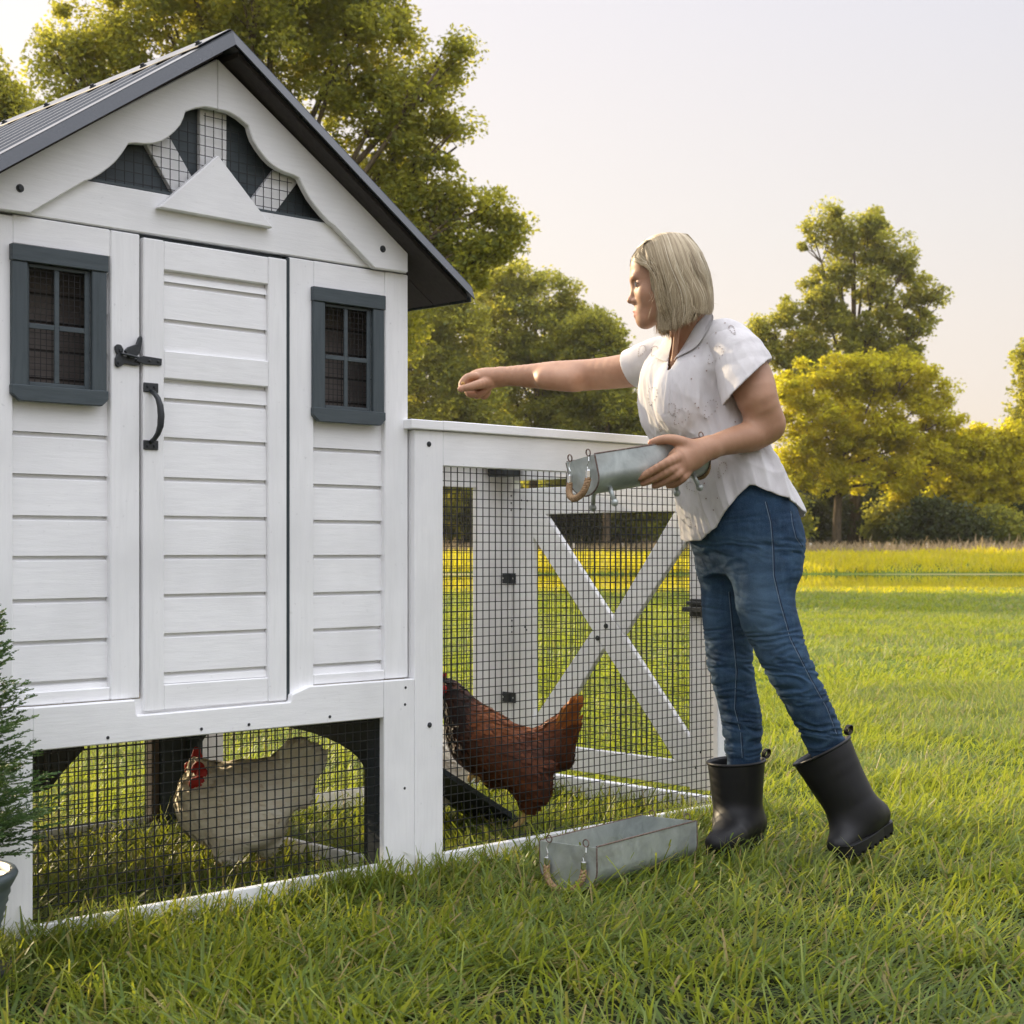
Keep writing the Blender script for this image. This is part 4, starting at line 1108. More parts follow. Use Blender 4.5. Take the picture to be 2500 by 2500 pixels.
# ---- right arm reaching over the pen, hand pinching feed
V2 = Vol(A3(1100, 1000, 4.78), A3(1640, 830, 4.28), .0022) if False else Vol((-.17, 4.28, .98), (.46, 4.76, 1.42), .0022)
P_ = [RS, A3(1548, 900, 4.40), A3(1500, 909, 4.435), A3(1440, 915, 4.48), A3(1400, 917, 4.50), A3(1350, 917, 4.53), A3(1300, 918, 4.56), A3(1250, 918, 4.59), A3(1214, 921, 4.61)]
V2.chain(P_, [.044, .0480, .0455, .0440, .0435, .0405, .0345, .0285, .0245], .03)
V2.cone(A3(1395, 930, 4.46), A3(1330, 926, 4.50), .030, .026, .03)
V2.cone(A3(1216, 921, 4.61), A3(1172, 926, 4.62), .0255, .0270, .02, flat=((0, 1, 0), 1.25))
V2.cone(A3(1185, 922, 4.62), A3(1158, 926, 4.625), .0250, .0215, .02, flat=((0, 1, 0), 1.35))
kk = .005
# index: over the top and down to the pinch
V2.chain([A3(1160, 919, 4.585), A3(1141, 921, 4.572), A3(1128, 936, 4.565), A3(1128, 952, 4.565)], [.0115, .0098, .0088, .0078], kk)
# thumb from the side of the palm
V2.chain([A3(1190, 934, 4.590), A3(1166, 939, 4.562), A3(1146, 945, 4.552), A3(1125, 949, 4.553)], [.0155, .0125, .0105, .0082], .006)
V2.ell(A3(1124, 950, 4.546), (.0085, .0060, .0085), .004)
# the other three fingers curled under
V2.chain([A3(1150, 926, 4.610), A3(1139, 942, 4.604), A3(1146, 962, 4.592), A3(1160, 962, 4.585)], [.0115, .0098, .0093, .0078], kk)
V2.chain([A3(1160, 935, 4.630), A3(1153, 950, 4.622), A3(1163, 966, 4.606), A3(1177, 960, 4.598)], [.0115, .0098, .0092, .0078], kk)
V2.chain([A3(1174, 938, 4.648), A3(1169, 954, 4.636), A3(1181, 968, 4.618), A3(1193, 958, 4.612)], [.0110, .0090, .0088, .0074], kk)
V2.cone(A3(1196, 940, 4.60), A3(1184, 954, 4.60), .014, .010, .008)
Va, Fa = V2.mesh(); Va = relax(Va, Fa, 1, .3)
# ---- left arm bent, hand under the trough
V3 = Vol((.27, 3.78, .84), (.80, 4.26, 1.42), .0022)
V3.chain([LS, A3(1834, 925, 4.07), A3(1849, 975, 4.045), A3(1872, 1028, 4.06)], [.052, .0555, .0525, .0425], .03)
V3.chain([A3(1874, 1042, 4.065), A3(1838, 1064, 4.04), A3(1800, 1073, 4.015), A3(1760, 1084, 3.99), A3(1728, 1095, 3.965)], [.0405, .0395, .0350, .0300, .0262], .03)
V3.cone(A3(1728, 1095, 3.965), A3(1694, 1106, 3.945), .0290, .0330, .02, flat=((0, 0, 1), .95))
V3.cone(A3(1700, 1108, 3.95), A3(1658, 1122, 3.912), .0300, .0310, .02, flat=((0.35, 1, 0), .62))
V3.cone(A3(1690, 1130, 3.94), A3(1662, 1148, 3.912), .0180, .0165, .02)
YT = 3.882
V3.chain([A3(1652, 1118, 3.90), A3(1628, 1130, YT-.006), A3(1592, 1150, YT), A3(1562, 1167, YT+.010)], [.0150, .0112, .0098, .0080], kk)
V3.chain([A3(1655, 1138, 3.905), A3(1636, 1148, YT), A3(1602, 1166, YT+.010), A3(1570, 1180, YT+.022)], [.0140, .0110, .0096, .0080], kk)
V3.chain([A3(1664, 1148, 3.91), A3(1650, 1160, YT+.008), A3(1622, 1176, YT+.020), A3(1598, 1186, YT+.034)], [.0140, .0108, .0094, .0078], kk)
V3.chain([A3(1678, 1150, 3.93), A3(1668, 1166, YT+.022), A3(1650, 1180, YT+.034), A3(1632, 1186, YT+.046)], [.0130, .0100, .0088, .0074], kk)
V3.chain([A3(1688, 1092, 3.94), A3(1652, 1076, 3.918), A3(1622, 1073, 3.912), A3(1590, 1081, 3.918)], [.0190, .0140, .0112, .0090], .010)
Vc, Fc_ = V3.mesh(); Vc = relax(Vc, Fc_, 1, .3)
# legs under the denim, coarse
V4 = Vol((.42, 3.85, 0.0), (1.02, 4.42, 1.06), .012)
LEG_L = ([A3(1866, 1340, 4.14), A3(1868, 1470, 4.11), A3(1898, 1560, 4.095), A3(1932, 1640, 4.085), A3(1986, 1745, 4.10), A3(2035, 1860, 4.12)], [.083, .0765, .066, .0575, .0525, .044])
LEG_R = ([A3(1780, 1340, 4.28), A3(1778, 1470, 4.275), A3(1780, 1560, 4.27), A3(1786, 1640, 4.262), A3(1810, 1750, 4.26), A3(1815, 1865, 4.255)], [.081, .072, .0635, .0575, .0525, .044])
for pts, rs in (LEG_L, LEG_R): V4.chain(pts, [r-.014 for r in rs], .02)
V4.loft(TS[:5], WD, .03, grow=-.035)
Vd, Fd = V4.mesh()
parts = [(Vb, Fb), (Va, Fa), (Vc, Fc_), (Vd, Fd)]
off = 0; AV = []; AF = []
for a, b in parts: AV.append(a); AF.append(b+off); off += len(a)
AV = np.concatenate(AV); AF = np.concatenate(AF)
body = finish('body', AV, AF, M['skin'], woman)
rel = AV-HC; la, lb, lc = -rel[:, 0], -rel[:, 1], rel[:, 2]
lip = np.clip(1.6-np.abs((lc+.1010)/.0085), 0, 1)*np.clip((.024-np.abs(lb))/.006, 0, 1)*(la > .066)*(la < .10)
lip = np.where(np.arange(len(AV)) < len(Vb), lip*.75, 0)
for q in (A3(1557, 1168, YT-.004), A3(1584, 1079, 3.91), A3(1566, 1181, YT+.010), A3(1121, 945, 4.545)):
    lip = np.maximum(lip, .45*np.exp(-(np.linalg.norm(AV-q, axis=1)/.0062)**4))
vcol(body, lip, 'lip')

# eye, lashes, brow
mE = N('eye', rough=.2, base=(.36, .32, .30)).m; mI = N('iris', rough=.2, base=(.05, .07, .09)).m; mL = N('lash', rough=.7, base=(.035, .022, .015)).m; mB = N('brow hair', rough=.8, base=(.16, .095, .055)).m
for s_ in (-1, 1):
    e = MB(); c0 = hp(.0745, s_*.0320, -.0290) - WO
    vs = []; n_ = 14
    for i in range(n_+1):
        for j in range(n_*2):
            th = math.pi*i/n_; ph = math.pi*j/n_
            vs.append((c0[0]-.0118*math.sin(th)*math.cos(ph), c0[1]-.0118*math.sin(th)*math.sin(ph), c0[2]+.0118*math.cos(th)))
    fs = [(i*n_*2+j, i*n_*2+(j+1) % (n_*2), (i+1)*n_*2+(j+1) % (n_*2), (i+1)*n_*2+j) for i in range(n_) for j in range(n_*2)]
    ey = e.add(vs, fs).build('eye', mE, woman, smooth=True)
    q = MB().disc(hp(.0862, s_*.0330, -.0305) - WO, (-1, -s_*.12, -.12), .0050, .0008, 14).build('iris', mI, ey)
    up = [hp(.0770, s_*(.0190), -.0290), hp(.0860, s_*.0250, -.0240), hp(.0875, s_*.0320, -.0232), hp(.0845, s_*.0390, -.0262), hp(.0775, s_*.0450, -.0305)]
    MB().tube([p-WO for p in up], [.0008, .0013, .0016, .0016, .0008], 6).build('eyelash', mL, woman)
    br = [hp(.0900, s_*.0130, -.0110), hp(.0905, s_*.0220, -.0070), hp(.0868, s_*.0330, -.0045), hp(.0770, s_*.0440, -.0080)]
    MB().tube([p-WO for p in br], [.0012, .0024, .0020, .0008], 6).build('eyebrow', mB, woman)

# ---- hair: an inner mass and several thousand strands laid over it
m = N('blonde hair', rough=.48, spec=.3)
c = m.ramp(m.attr('tint'), [(0.0, (.12, .088, .052)), (.35, (.33, .255, .160)), (.7, (.56, .47, .315)), (1.0, (.78, .71, .55))])
m.color(c); m.p.inputs['Anisotropic'].default_value = .5; M['hair'] = m.m
V5 = Vol(hp(.12, .13, -.18), hp(-.15, -.13, .125), .004)
hf = lambda c, r, k=.02, op='u': V5.ell(hp(*c), r, k, op, fr)
hf((-.006, 0, .018), (.0925, .0745, .0790), 0)
for c_ in (0.0, -.03, -.06, -.085):
    hf((-.042, 0, c_-.01), (.068+c_*.05, .074, .042), .03)
for sd in (-1, 1): hf((-.022, sd*.050, -.085), (.052, .024, .052), .02)
hf((.034, 0, .042), (.054, .056, .044), .02)
# clear the face
V5.ell(hp(.098, 0, -.065), (.055, .075, .088), .01, 's', fr); V5.ell(hp(.120, 0, -.02), (.052, .09, .055), .01, 's', fr)
V5.clip(hp(-.04, 0, -.100), (.06, 0, -.145))
Vh, Fh = V5.mesh(); Nh = normals(Vh, Fh); Vh = Vh + Nh*(.0015*noise3(Vh*np.array([60, 60, 8]), 1.0, 3))[:, None]
hair = finish('hair', Vh, Fh, M['hair'], woman); vcol(hair, np.clip(.30+.25*noise3(Vh*np.array([150, 150, 12]), 1, 5), 0, 1))
rh = np.random.default_rng(5)
SV = []; SF = []; ST = []; nv = 0
def strand(P, w, tint, side):
    """P (n,3) path; a flat ribbon facing away from the head centre"""
    global nv
    T = np.gradient(P, axis=0); out = P - (HC + np.array([.03, 0, 0])); out[:, 2] *= .2
    B = np.cross(T, out); B /= np.linalg.norm(B, axis=1)[:, None]+1e-9
    n = len(P); ww = w*np.sin(np.linspace(.35, math.pi*.97, n))**.5
    SV.append(np.stack([P-B*ww[:, None]/2, P+B*ww[:, None]/2], 1).reshape(-1, 3))
    i = np.arange(n-1)*2 + nv; SF.append(np.stack([i, i+1, i+3, i+2], 1)); ST.append(np.full(2*n, tint)); nv += 2*n
clump_ph = rh.uniform(0, 1, 90)
for k in range(11000):
    side = 1 if rh.random() < .68 else -1
    ph = rh.random()**.75                                  # 0 front lock .. 1 nape
    cl = int(ph*44); ph2 = ph + .35*((cl+.5)/44-ph)
    lay = rh.random()
    # root along the parting; the front locks start low on the forehead line
    a0 = .088 - .135*ph2**.8; c0 = .062 + .040*math.sin(min(1, ph2*1.5)*math.pi*.55) 
    a0c = min(a0, .068); r0 = np.array([a0c, side*(.006+.012*rh.random()), c0])
    phi = math.radians(28 + 150*ph2)
    R_A, R_B = .079 + .008*lay, .078 + .015*lay
    base = np.array([-.036, 0.0])
    ex = base[0] + R_A*math.cos(phi); ey_ = side*max(.012, R_B*math.sin(phi))
    cb = -.142 + .066*max(0, (ph2-.20)/.80)**1.1 - .012*rh.random() - .014*math.sin(clump_ph[cl % 90]*6.28)*.6
    if ph2 < .25: cb += .004
    # side point at temple height
    sx = .62*a0c + .38*ex - .004; sy = side*(.080+.013*lay)*(1 if ph2 < .6 else max(.25, 1-.9*(ph2-.6)/.4))
    ctrl = np.array([r0,
                     [a0c*.86+sx*.14, side*.042*(1 if ph2 < .8 else .8), c0*.93 + .012],
                     [a0c*.45+sx*.55, sy*.86, .050-.010*(1-ph2)],
                     [sx, sy, .008-.012*(1-ph2)],
                     [.35*sx+.65*ex, sy*.45+ey_*.55, -.045],
                     [ex+.000, ey_, -.085],
                     [ex*(1 if ph2 < .4 else .86) - .026*max(0, 1-ph2/.45) + (.012 if ph2 < .5 else .004)*rh.normal(.3, .7), ey_*(.84 + .07*rh.normal()), cb]])
    ctrl += rh.normal(0, .0016, ctrl.shape) * np.linspace(.3, 1.3, 7)[:, None]
    t = np.linspace(0, 6, 15); P = np.stack([smooth_interp(t, np.arange(7.), ctrl[:, j]) for j in range(3)], 1)
    # keep outside of the skull
    q = (P - np.array([-.006, 0, .020]))/np.array([.099, .0845, .0870]); L = np.linalg.norm(q, axis=1); up = P[:, 2] > -.02
    fix = up & (L < 1.0+.06*lay); P[fix] = np.array([-.006, 0, .020]) + (q[fix]/L[fix, None])*(1.0+.06*lay)*np.array([.099, .0845, .0870])
    q = np.stack([(P[:, 0]+.042)/.0755, P[:, 1]/.0805], 1); L = np.linalg.norm(q, axis=1); lowf = (P[:, 2] <= .0) & (P[:, 2] > -.115) & (L < 1+.09*lay)
    sc = (1+.09*lay)/np.maximum(L[lowf], .2); P[lowf, 0] = (P[lowf, 0]+.042)*sc - .042; P[lowf, 1] *= sc
    for _ in range(2): P[1:-1] = .5*P[1:-1] + .25*(P[2:]+P[:-2])
    W_ = HC + np.stack([-P[:, 0], -P[:, 1], P[:, 2]], 1)
    ti = np.clip(.54 + .10*math.sin(clump_ph[(cl*7) % 90]*6.28) + rh.normal(0, .14) - .12*(1-lay), 0, 1)
    strand(W_, rh.uniform(.0008, .0018), ti, side)
# locks swept off the forehead and over the temple
for k in range(6500):
    side = 1 if rh.random() < .72 else -1; u = rh.random(); v_ = rh.random()**1.3; lay = rh.random(); j = lambda s_=.0016: rh.normal(0, s_, 3)
    P0_ = np.array([[-.010 + .040*u, side*(.002+.016*v_), .1035 - .004*u], [.048 + .016*u - .004*v_, side*(.012+.026*v_), .094 - .008*u - .006*v_], [.0955 - .022*(1-u) - .006*v_, side*(.022+.030*v_), .040 + .030*(1-u)],
                    [.083 - .022*(1-u), side*(.054+.014*v_), .022 + .022*(1-u)], [.058 - .018*(1-u), side*(.080 + .008*lay), .006 + .016*(1-u)], [.040 - .014*(1-u), side*(.088 + .008*lay), -.026],
                    [.034 - .020*(1-u), side*(.086 + .008*lay), -.065], [.028 - .024*(1-u) - .006*lay, side*(.078 + .008*lay), -.102], [.008 - .018*(1-u), side*(.066 + .008*lay), -.132 + .018*rh.random()]])
    P0_ += np.array([j() for _ in range(9)])*np.linspace(.4, 1.4, 9)[:, None]
    t = np.linspace(0, 8, 18); P = np.stack([smooth_interp(t, np.arange(9.), P0_[:, c_]) for c_ in range(3)], 1)
    W_ = HC + np.stack([-P[:, 0], -P[:, 1], P[:, 2]], 1)
    strand(W_, rh.uniform(.0008, .0018), np.clip(.50 + .14*math.sin(u*37) + rh.normal(0, .17), 0, 1), side)
# loose hairs standing off the outline
for k in range(110):
    az = rh.uniform(-1.2, 3.3); c0 = rh.uniform(-.10, .10); rr = math.sqrt(max(.05, 1-((c0-.018)/.10)**2)) if c0 > .018 else 1
    a0, b0 = -.02 + .096*rr*math.cos(az), .090*rr*math.sin(az); q = np.array([a0, b0, c0 + .004]); P = [q]
    d = np.array([math.cos(az)*.35, math.sin(az)*.35, -.9 if c0 < .05 else -.3]) + rh.normal(0, .2, 3)
    for j_ in range(6): d = d + rh.normal(0, .10, 3); d /= np.linalg.norm(d); q = q + d*.0055; P.append(q)
    P = np.array(P)
    if c0 > .03 or (P[:, 0].max() > .06 and P[:, 2].min() < .03): continue
    strand(HC + np.stack([-P[:, 0], -P[:, 1], P[:, 2]], 1), .0007, .7, 1)
so = np_mesh('strands', np.concatenate(SV)-WO, np.concatenate(SF), M['hair'], hair, smooth=True); vcol(so, np.concatenate(ST))

# ---- blouse
m = N('white cotton', rough=.85, spec=.12)
v = m.coord(); wv1 = m.noise(v, 900, 2); cr = m.noise(m.coord((1, 1, .35)), 30, 4, .55, .6); fine = m.noise(m.coord((1, 1, .25)), 150, 4, .6)
em = m.n('ShaderNodeTexVoronoi', feature='DISTANCE_TO_EDGE'); m.l(v, em.inputs['Vector']); em.inputs['Scale'].default_value = 34
emr = m.ramp(em.outputs['Distance'], [(.0, (1,1,1)), (.05, (0,0,0))])
m.color(m.ramp(cr, [(.3, (.66, .635, .64)), (.6, (.74, .72, .72))]))
m.bump(cr, .40, .005); m.bump(fine, .35, .0016); m.bump(wv1, .2, .0003)
tr = m.n('ShaderNodeBsdfTranslucent'); tr.inputs['Color'].default_value = (.80, .76, .70, 1)
mx = m.n('ShaderNodeMixShader'); mx.inputs[0].default_value = .22; m.l(m.p.outputs[0], mx.inputs[1]); m.l(tr.outputs[0], mx.inputs[2]); m.l(mx.outputs[0], m.out.inputs['Surface'])
M['cotton'] = m.m
V6 = Vol((.24, 3.92, .70), (.84, 4.56, 1.42), .0027)
V6.loft(TS, WD, 0)
V6.ell(A3(1652, 980, 4.13), (.055, .055, .085), .08); V6.ell(A3(1614, 980, 4.25), (.045, .050, .08), .07)
V6.chain([A3(1722, 840, 4.19), A3(1770, 826, 4.13), A3(1804, 858, 4.10)], [.050, .052, .060], .05)
V6.chain([A3(1700, 846, 4.24), A3(1640, 852, 4.31), A3(1604, 868, 4.35)], [.040, .040, .046], .05)
V6.shell(.006)
VL = Vol((.48, 3.88, 1.10), (.80, 4.30, 1.42), .0027); VR = Vol((.26, 4.24, 1.10), (.48, 4.58, 1.40), .0027)
LE = A3(1838, 962, 4.105); RE = A3(1536, 902, 4.41)
VL.chain([A3(1768, 836, 4.12), A3(1806, 872, 4.085), A3(1842, 966, 4.035)], [.048, .069, .084], .03)
VR.chain([A3(1630, 862, 4.32), A3(1602, 876, 4.35), RE + (RE-RS)*.3], [.046, .058, .054], .03)
VL.shell(.005); VR.shell(.005)
# openings: sleeves, neck, hem
def clip_local(vol, p, n, c, r):
    """cut by a plane, but only within r of c"""
    p = np.array(p, float); n = np.array(n, float); n /= np.linalg.norm(n); c = np.array(c)
    X, Y, Z = vol.ax[0][:, None, None], vol.ax[1][None, :, None], vol.ax[2][None, None, :]
    d = (X-p[0])*n[0] + (Y-p[1])*n[1] + (Z-p[2])*n[2]
    near = ((X-c[0])**2 + (Y-c[1])**2 + (Z-c[2])**2) < r*r
    vol.D = np.where(near, np.maximum(vol.D, d), vol.D).astype(np.float32)
VL.clip(A3(1826, 934, 4.06), (.60, -.10, -.62)); VR.clip(A3(1538, 897, 4.40), RE-RS)
V6.chain([A3(1664, 730, 4.16), A3(1686, 806, 4.18), A3(1694, 832, 4.185)], [.068, .053, .034], .006, 's'); VL.cone(A3(1664, 730, 4.16), A3(1688, 808, 4.18), .070, .056, .006, 's')
X, Y, Z = V6.ax[0][:, None, None], V6.ax[1][None, :, None], V6.ax[2][None, None, :]
px = 1250 + F*X/Y; py = Y0 - F*(Z-H)/Y
vneck = in_poly(px, py, [(1610, 780), (1636, 812), (1645, 842), (1634, 864), (1629, 907), (1645, 886), (1672, 836), (1694, 792), (1712, 750)]) & (Y < 4.26)
V6.D = np.where(vneck, np.float32(.01), V6.D)
cxh, cyh = TS[1][1], 4.20
ang = np.degrees(np.arctan2(X-cxh, -(Y-cyh)))       # 0 towards the camera, +90 to the right
hz = np.interp(ang, [-180, -120, -95, -60, -38, -12, -2, 2, 12, 40, 75, 100, 140, 180], [1300, 1318, 1322, 1320, 1288, 1212, 1188, 1190, 1203, 1226, 1256, 1275, 1300, 1300])
hem = (H+(Y0-hz)*4.15/F) - Z
V6.D = np.where(Z < 1.02, np.maximum(V6.D, hem), V6.D).astype(np.float32)
Vs, Fs_ = V6.mesh(); Vs = relax(Vs, Fs_, 1, .3)
for vv_ in (VL, VR):
    a_, b_ = vv_.mesh(); a_ = relax(a_, b_, 1, .3); Fs_ = np.concatenate([Fs_, b_+len(Vs)]); Vs = np.concatenate([Vs, a_])
Ns = normals(Vs, Fs_)
# drape: folds run down from shoulders and bust, cross-creases at the waist
rx = (Vs[:, 0]-cxh)*WD[0] + (Vs[:, 1]-cyh)*WD[1]; rz = Vs[:, 2]
q = np.stack([rx*1.0 + .30*(rz-1.1), (Vs[:, 0]*FD[0]+Vs[:, 1]*FD[1])*1.0, rz*.22], 1)
fold = 1-2*np.abs(noise3(q, 20, 1, 1)); q2 = np.stack([rx*.35+.35*rz, Vs[:, 1]*.3, rz+.55*rx], 1)
dsp = .0105*(fold-.35)*np.clip((1.33-rz)/.15, 0, 1) + .0050*(1-2*np.abs(noise3(q2, 26, 2, 1))-.4)*np.exp(-((rz-1.02)/.13)**2)*.55 + .0030*(1-2*np.abs(noise3(q*np.array([1, 1, .8]), 48, 9, 1))-.4) + .0012*noise3(Vs*np.array([1, 1, .4]), 70, 3, 2)
dsp -= .0016
Vs2 = Vs + Ns*0
# push the folds sideways-out consistently for both faces of the cloth
out = np.stack([Vs[:, 0]-np.interp(rz, [s_[0] for s_ in sorted(TS)], [s_[1] for s_ in sorted(TS)]), Vs[:, 1]-4.21, np.zeros(len(Vs))], 1); out /= np.linalg.norm(out, axis=1)[:, None]+1e-6
Vs2 = Vs + out*dsp[:, None]*np.clip((1.33-rz)/.12, .25, 1)[:, None]
shirt = finish('blouse', Vs2, Fs_, M['cotton'], woman)
shirt_bvh = BVHTree.FromPolygons([tuple(p) for p in Vs2], [tuple(int(i) for i in f) for f in Fs_])
def cast(bvh, px, py):
    o = Vector((0, 0, H)); d = Vector(((px-1250)/F, 1, (Y0-py)/F)).normalized()
    r = bvh.ray_cast(o, d); return r
def on(bvh, px, py, off=.0015, default=4.15):
    r = cast(bvh, px, py)
    if r[0] is None: return at(px, py, default), Vector((0, -1, 0))
    n = r[1] if r[1].y < 0 else -r[1]
    return r[0] + n*off, n
n0_ = len(Vs2)
torso_bvh = BVHTree.FromPolygons([tuple(p) for p in Vs2] + [tuple(p) for p in Vb], [tuple(int(i) for i in f) for f in Fs_] + [tuple(int(i)+n0_ for i in f) for f in Fb])
# collar leaves and front placket, cloth lying on the blouse
def patch(rows, name, mat, parent, th=.0035, off=.004, bvh=None, dy=0):
    """rows of pixel points, laid over the surface, given thickness"""
    bvh = bvh or torso_bvh; b = MB(); n = len(rows[0]); top = []; ys = []
    for r in rows:
        for p in r:
            o_ = p[2] if len(p) > 2 else off
            q, nn = on(bvh, p[0], p[1], o_); 
            if len(p) > 3: q = at(p[0], p[1], p[3]); nn = Vector((-.3, -1, .2)).normalized()
            top.append((q, nn))
    v = [q-Vector(WO) for q, _ in top] + [q-nn*th-Vector(WO) for q, nn in top]
    R_, K = len(rows), n; N2 = R_*K; f = []
    for i in range(R_-1):
        for j in range(K-1):
            a = i*K+j; f.append((a, a+1, a+K+1, a+K)); f.append((N2+a+K, N2+a+K+1, N2+a+1, N2+a))
    for j in range(K-1): f.append((j+1, j, N2+j, N2+j+1)); a = (R_-1)*K+j; f.append((a, a+1, N2+a+1, N2+a))
    for i in range(R_-1): a = i*K; f.append((a, a+K, N2+a+K, N2+a)); a = i*K+K-1; f.append((a+K, a, N2+a, N2+a+K))
    b.add(v, f); o = b.build(name, mat, parent, smooth=True)
    s = o.modifiers.new('s', 'SUBSURF'); s.levels = 1; s.render_levels = 2
    return o
collar = patch([[(1737, 757, .004), (1742, 770, .013), (1746, 784, .007)],
                [(1722, 766, .004), (1728, 784, .015), (1735, 803, .007)],
                [(1706, 780, .004), (1712, 803, .015), (1720, 826, .007)],
                [(1692, 800, .004), (1698, 824, .015), (1706, 846, .007)],
                [(1676, 832, .004), (1683, 846, .014), (1692, 858, .007)],
                [(1660, 862, .005), (1667, 866, .013), (1676, 866, .007)],
                [(1646, 887, .006), (1651, 880, .010), (1657, 874, .006)]], 'collar', M['cotton'], shirt, th=.003)
lap = patch([[(1640, 815, .004), (1630, 822, .012), (1620, 830, .007)],
             [(1644, 838, .004), (1631, 845, .013), (1614, 850, .007)],
             [(1636, 862, .005), (1619, 866, .012), (1601, 868, .007)],
             [(1631, 888, .005), (1614, 884, .010), (1597, 874, .005)]], 'collar', M['cotton'], shirt, th=.003)
pl = patch([[(1629, 906, .004), (1637, 903, .004), (1645, 894, .003)]] + [[(1629-.115*(y-906)+(3 if y > 1000 else 0), y, .003), (1636-.115*(y-906)+(3 if y > 1000 else 0), y, .0035), (1643-.115*(y-906)+(3 if y > 1000 else 0), y, .0022)] for y in (930, 960, 990, 1020, 1050)], 'placket', M['cotton'], shirt, th=.003)
# eyelet embroidery: teardrops of small holes with raised rims
mH = N('eyelet shade', rough=.9, base=(.40, .32, .29)).m
def tear(cx, cy, L, W, a, n=15, hole=.0016):
    ca, sa = math.cos(a), math.sin(a); out_ = []
    for i in range(n):
        t = 2*math.pi*i/n; r = .5*L; x = r*math.cos(t); y = W*.5*math.sin(t)*(1-.55*math.cos(t)); out_.append((cx+x*ca-y*sa, cy+x*sa+y*ca))
    return out_
EY = []
for (cx, cy, L, W, dg) in [(1745, 868, 50, 26, 128), (1788, 806, 24, 10, 60), (1662, 1018, 46, 26, 130), (1733, 1000, 50, 24, 118), (1566, 857, 28, 14, 120), (1597, 858, 26, 14, 110), (1592, 968, 44, 20, 100),
                          (1762, 1148, 40, 17, 112), (1640, 1000, 30, 18, 80), (1690, 1190, 30, 16, 40), (1680, 1275, 26, 14, 60), (1615, 1040, 26, 12, 100)]:
    EY += [(p, .0013) for p in tear(cx, cy, L, W, math.radians(dg))]
for p in [(1748, 813), (1727, 838), (1706, 850), (1770, 789), (1696, 870), (1725, 905), (1688, 925), (1697, 985), (1705, 995), (1630, 985), (1622, 998), (1645, 1010), (1752, 1216), (1724, 1217), (1698, 1285), (1742, 1245), (1720, 1180), (1665, 1240), (1770, 1090), (1795, 1030)]:
    EY.append((p, .0022))
eb, rim = MB(), MB()
for (p, r) in EY:
    if not (1500 < p[0] < 1960): continue
    h_ = cast(shirt_bvh, *p)
    if h_[0] is None: continue
    n = h_[1] if h_[1].y < 0 else -h_[1]
    c = h_[0] + n*.0007 - Vector(WO); eb.disc(c, n, r, .0003, 8)
    x_ = n.orthogonal().normalized(); y_ = n.cross(x_)
    rim.tube([c + n*.0004 + (x_*math.cos(t)+y_*math.sin(t))*(r+.0006) for t in [k*math.pi/4 for k in range(8)]], .00035, 4, closed=True)
eo = eb.build('eyelets', mH, shirt); rm = rim.build('embroidery', M['cotton'], shirt, smooth=True)
eo['kind'] = 'stuff'; rm['kind'] = 'stuff'

# ---- jeans
m = N('denim', rough=.85, spec=.2)
v = m.coord(); tw = m.n('ShaderNodeTexNoise'); m.l(m.coord((1, 1, 1)), tw.inputs['Vector']); tw.inputs['Scale'].default_value = 700
big_ = m.noise(v, 7, 4, .6, .5); st_ = m.noise(m.coord((1, 1, .3)), 60, 4)
c = m.ramp(big_, [(.28, (.008, .021, .048)), (.5, (.015, .041, .085)), (.75, (.036, .080, .142))])
c = m.mix(c, (.060, .118, .185), m.math('MULTIPLY', m.ramp(st_, [(.5, (0,0,0)), (.75, (1,1,1))]), .35))
c = m.mix(c, (.085, .14, .195), m.math('MULTIPLY', m.attr('fade'), .55))
c = m.mix(c, (.12, .175, .24), m.math('MULTIPLY', m.ramp(tw.outputs['Fac'], [(.5, (0,0,0)), (.7, (1,1,1))]), .35))
m.color(c); m.bump(st_, .3, .0015); m.bump(tw.outputs['Fac'], .35, .0006); M['denim'] = m.m
V7 = Vol((.40, 3.85, .14), (1.03, 4.45, 1.05), .0034)
V7.loft([stn(1400, 1722, 1938, 4.20, .60), stn(1345, 1704, 1948, 4.20, .70)] + [(t_[0], t_[1], t_[2], t_[3]-.020, t_[4]-.018) for t_ in TS[1:4]], WD, 0)
V7.ell(A3(1888, 1325, 4.16), (.058, .070, .070), .04)
V7.chain(*LEG_L, k=.05); V7.chain(*LEG_R, k=.05)
V7.ell(A3(1888, 1390, 4.13), (.054, .06, .09), .03)
V7.clip((0, 0, .985), (0, 0, 1))
Vj, Fj = V7.mesh(); Vj = relax(Vj, Fj, 1, .35); Nj = normals(Vj, Fj)
z_ = Vj[:, 2]
pxj = 1250+F*Vj[:, 0]/Vj[:, 1]; pyj = Y0-F*(Vj[:, 2]-H)/Vj[:, 1]
def band(c, w): return np.exp(-((pyj-c)/w)**2)
amt = .0012 + .0048*band(1640, 55) + .0045*band(1790, 75) + .0022*band(1560, 60) + .003*band(1340, 45)
qw = np.stack([Vj[:, 0]*.55 + .12*np.sin(z_*40), Vj[:, 1]*.55, z_*1.0 + .18*Vj[:, 0] + .02*np.sin(Vj[:, 0]*50)], 1)
wr = 1-2*np.abs(noise3(qw, 24, 4, 2))
dj = amt*(wr-.25) + .0018*noise3(Vj*np.array([1, 1, .5]), 30, 6, 2)
Vj2 = Vj + Nj*dj[:, None]
jeans = finish('jeans', Vj2, Fj, M['denim'], woman)
vcol(jeans, np.clip(band(1480, 130)*np.exp(-((pxj-1850)/55)**2) + .5*band(1520, 80)*np.exp(-((pxj-1735)/20)**2) + .5*np.clip(wr-.35, 0, 1)*(amt > .003), 0, 1), 'fade')
j_bvh = BVHTree.FromPolygons([tuple(p) for p in Vj2], [tuple(int(i) for i in f) for f in Fj])
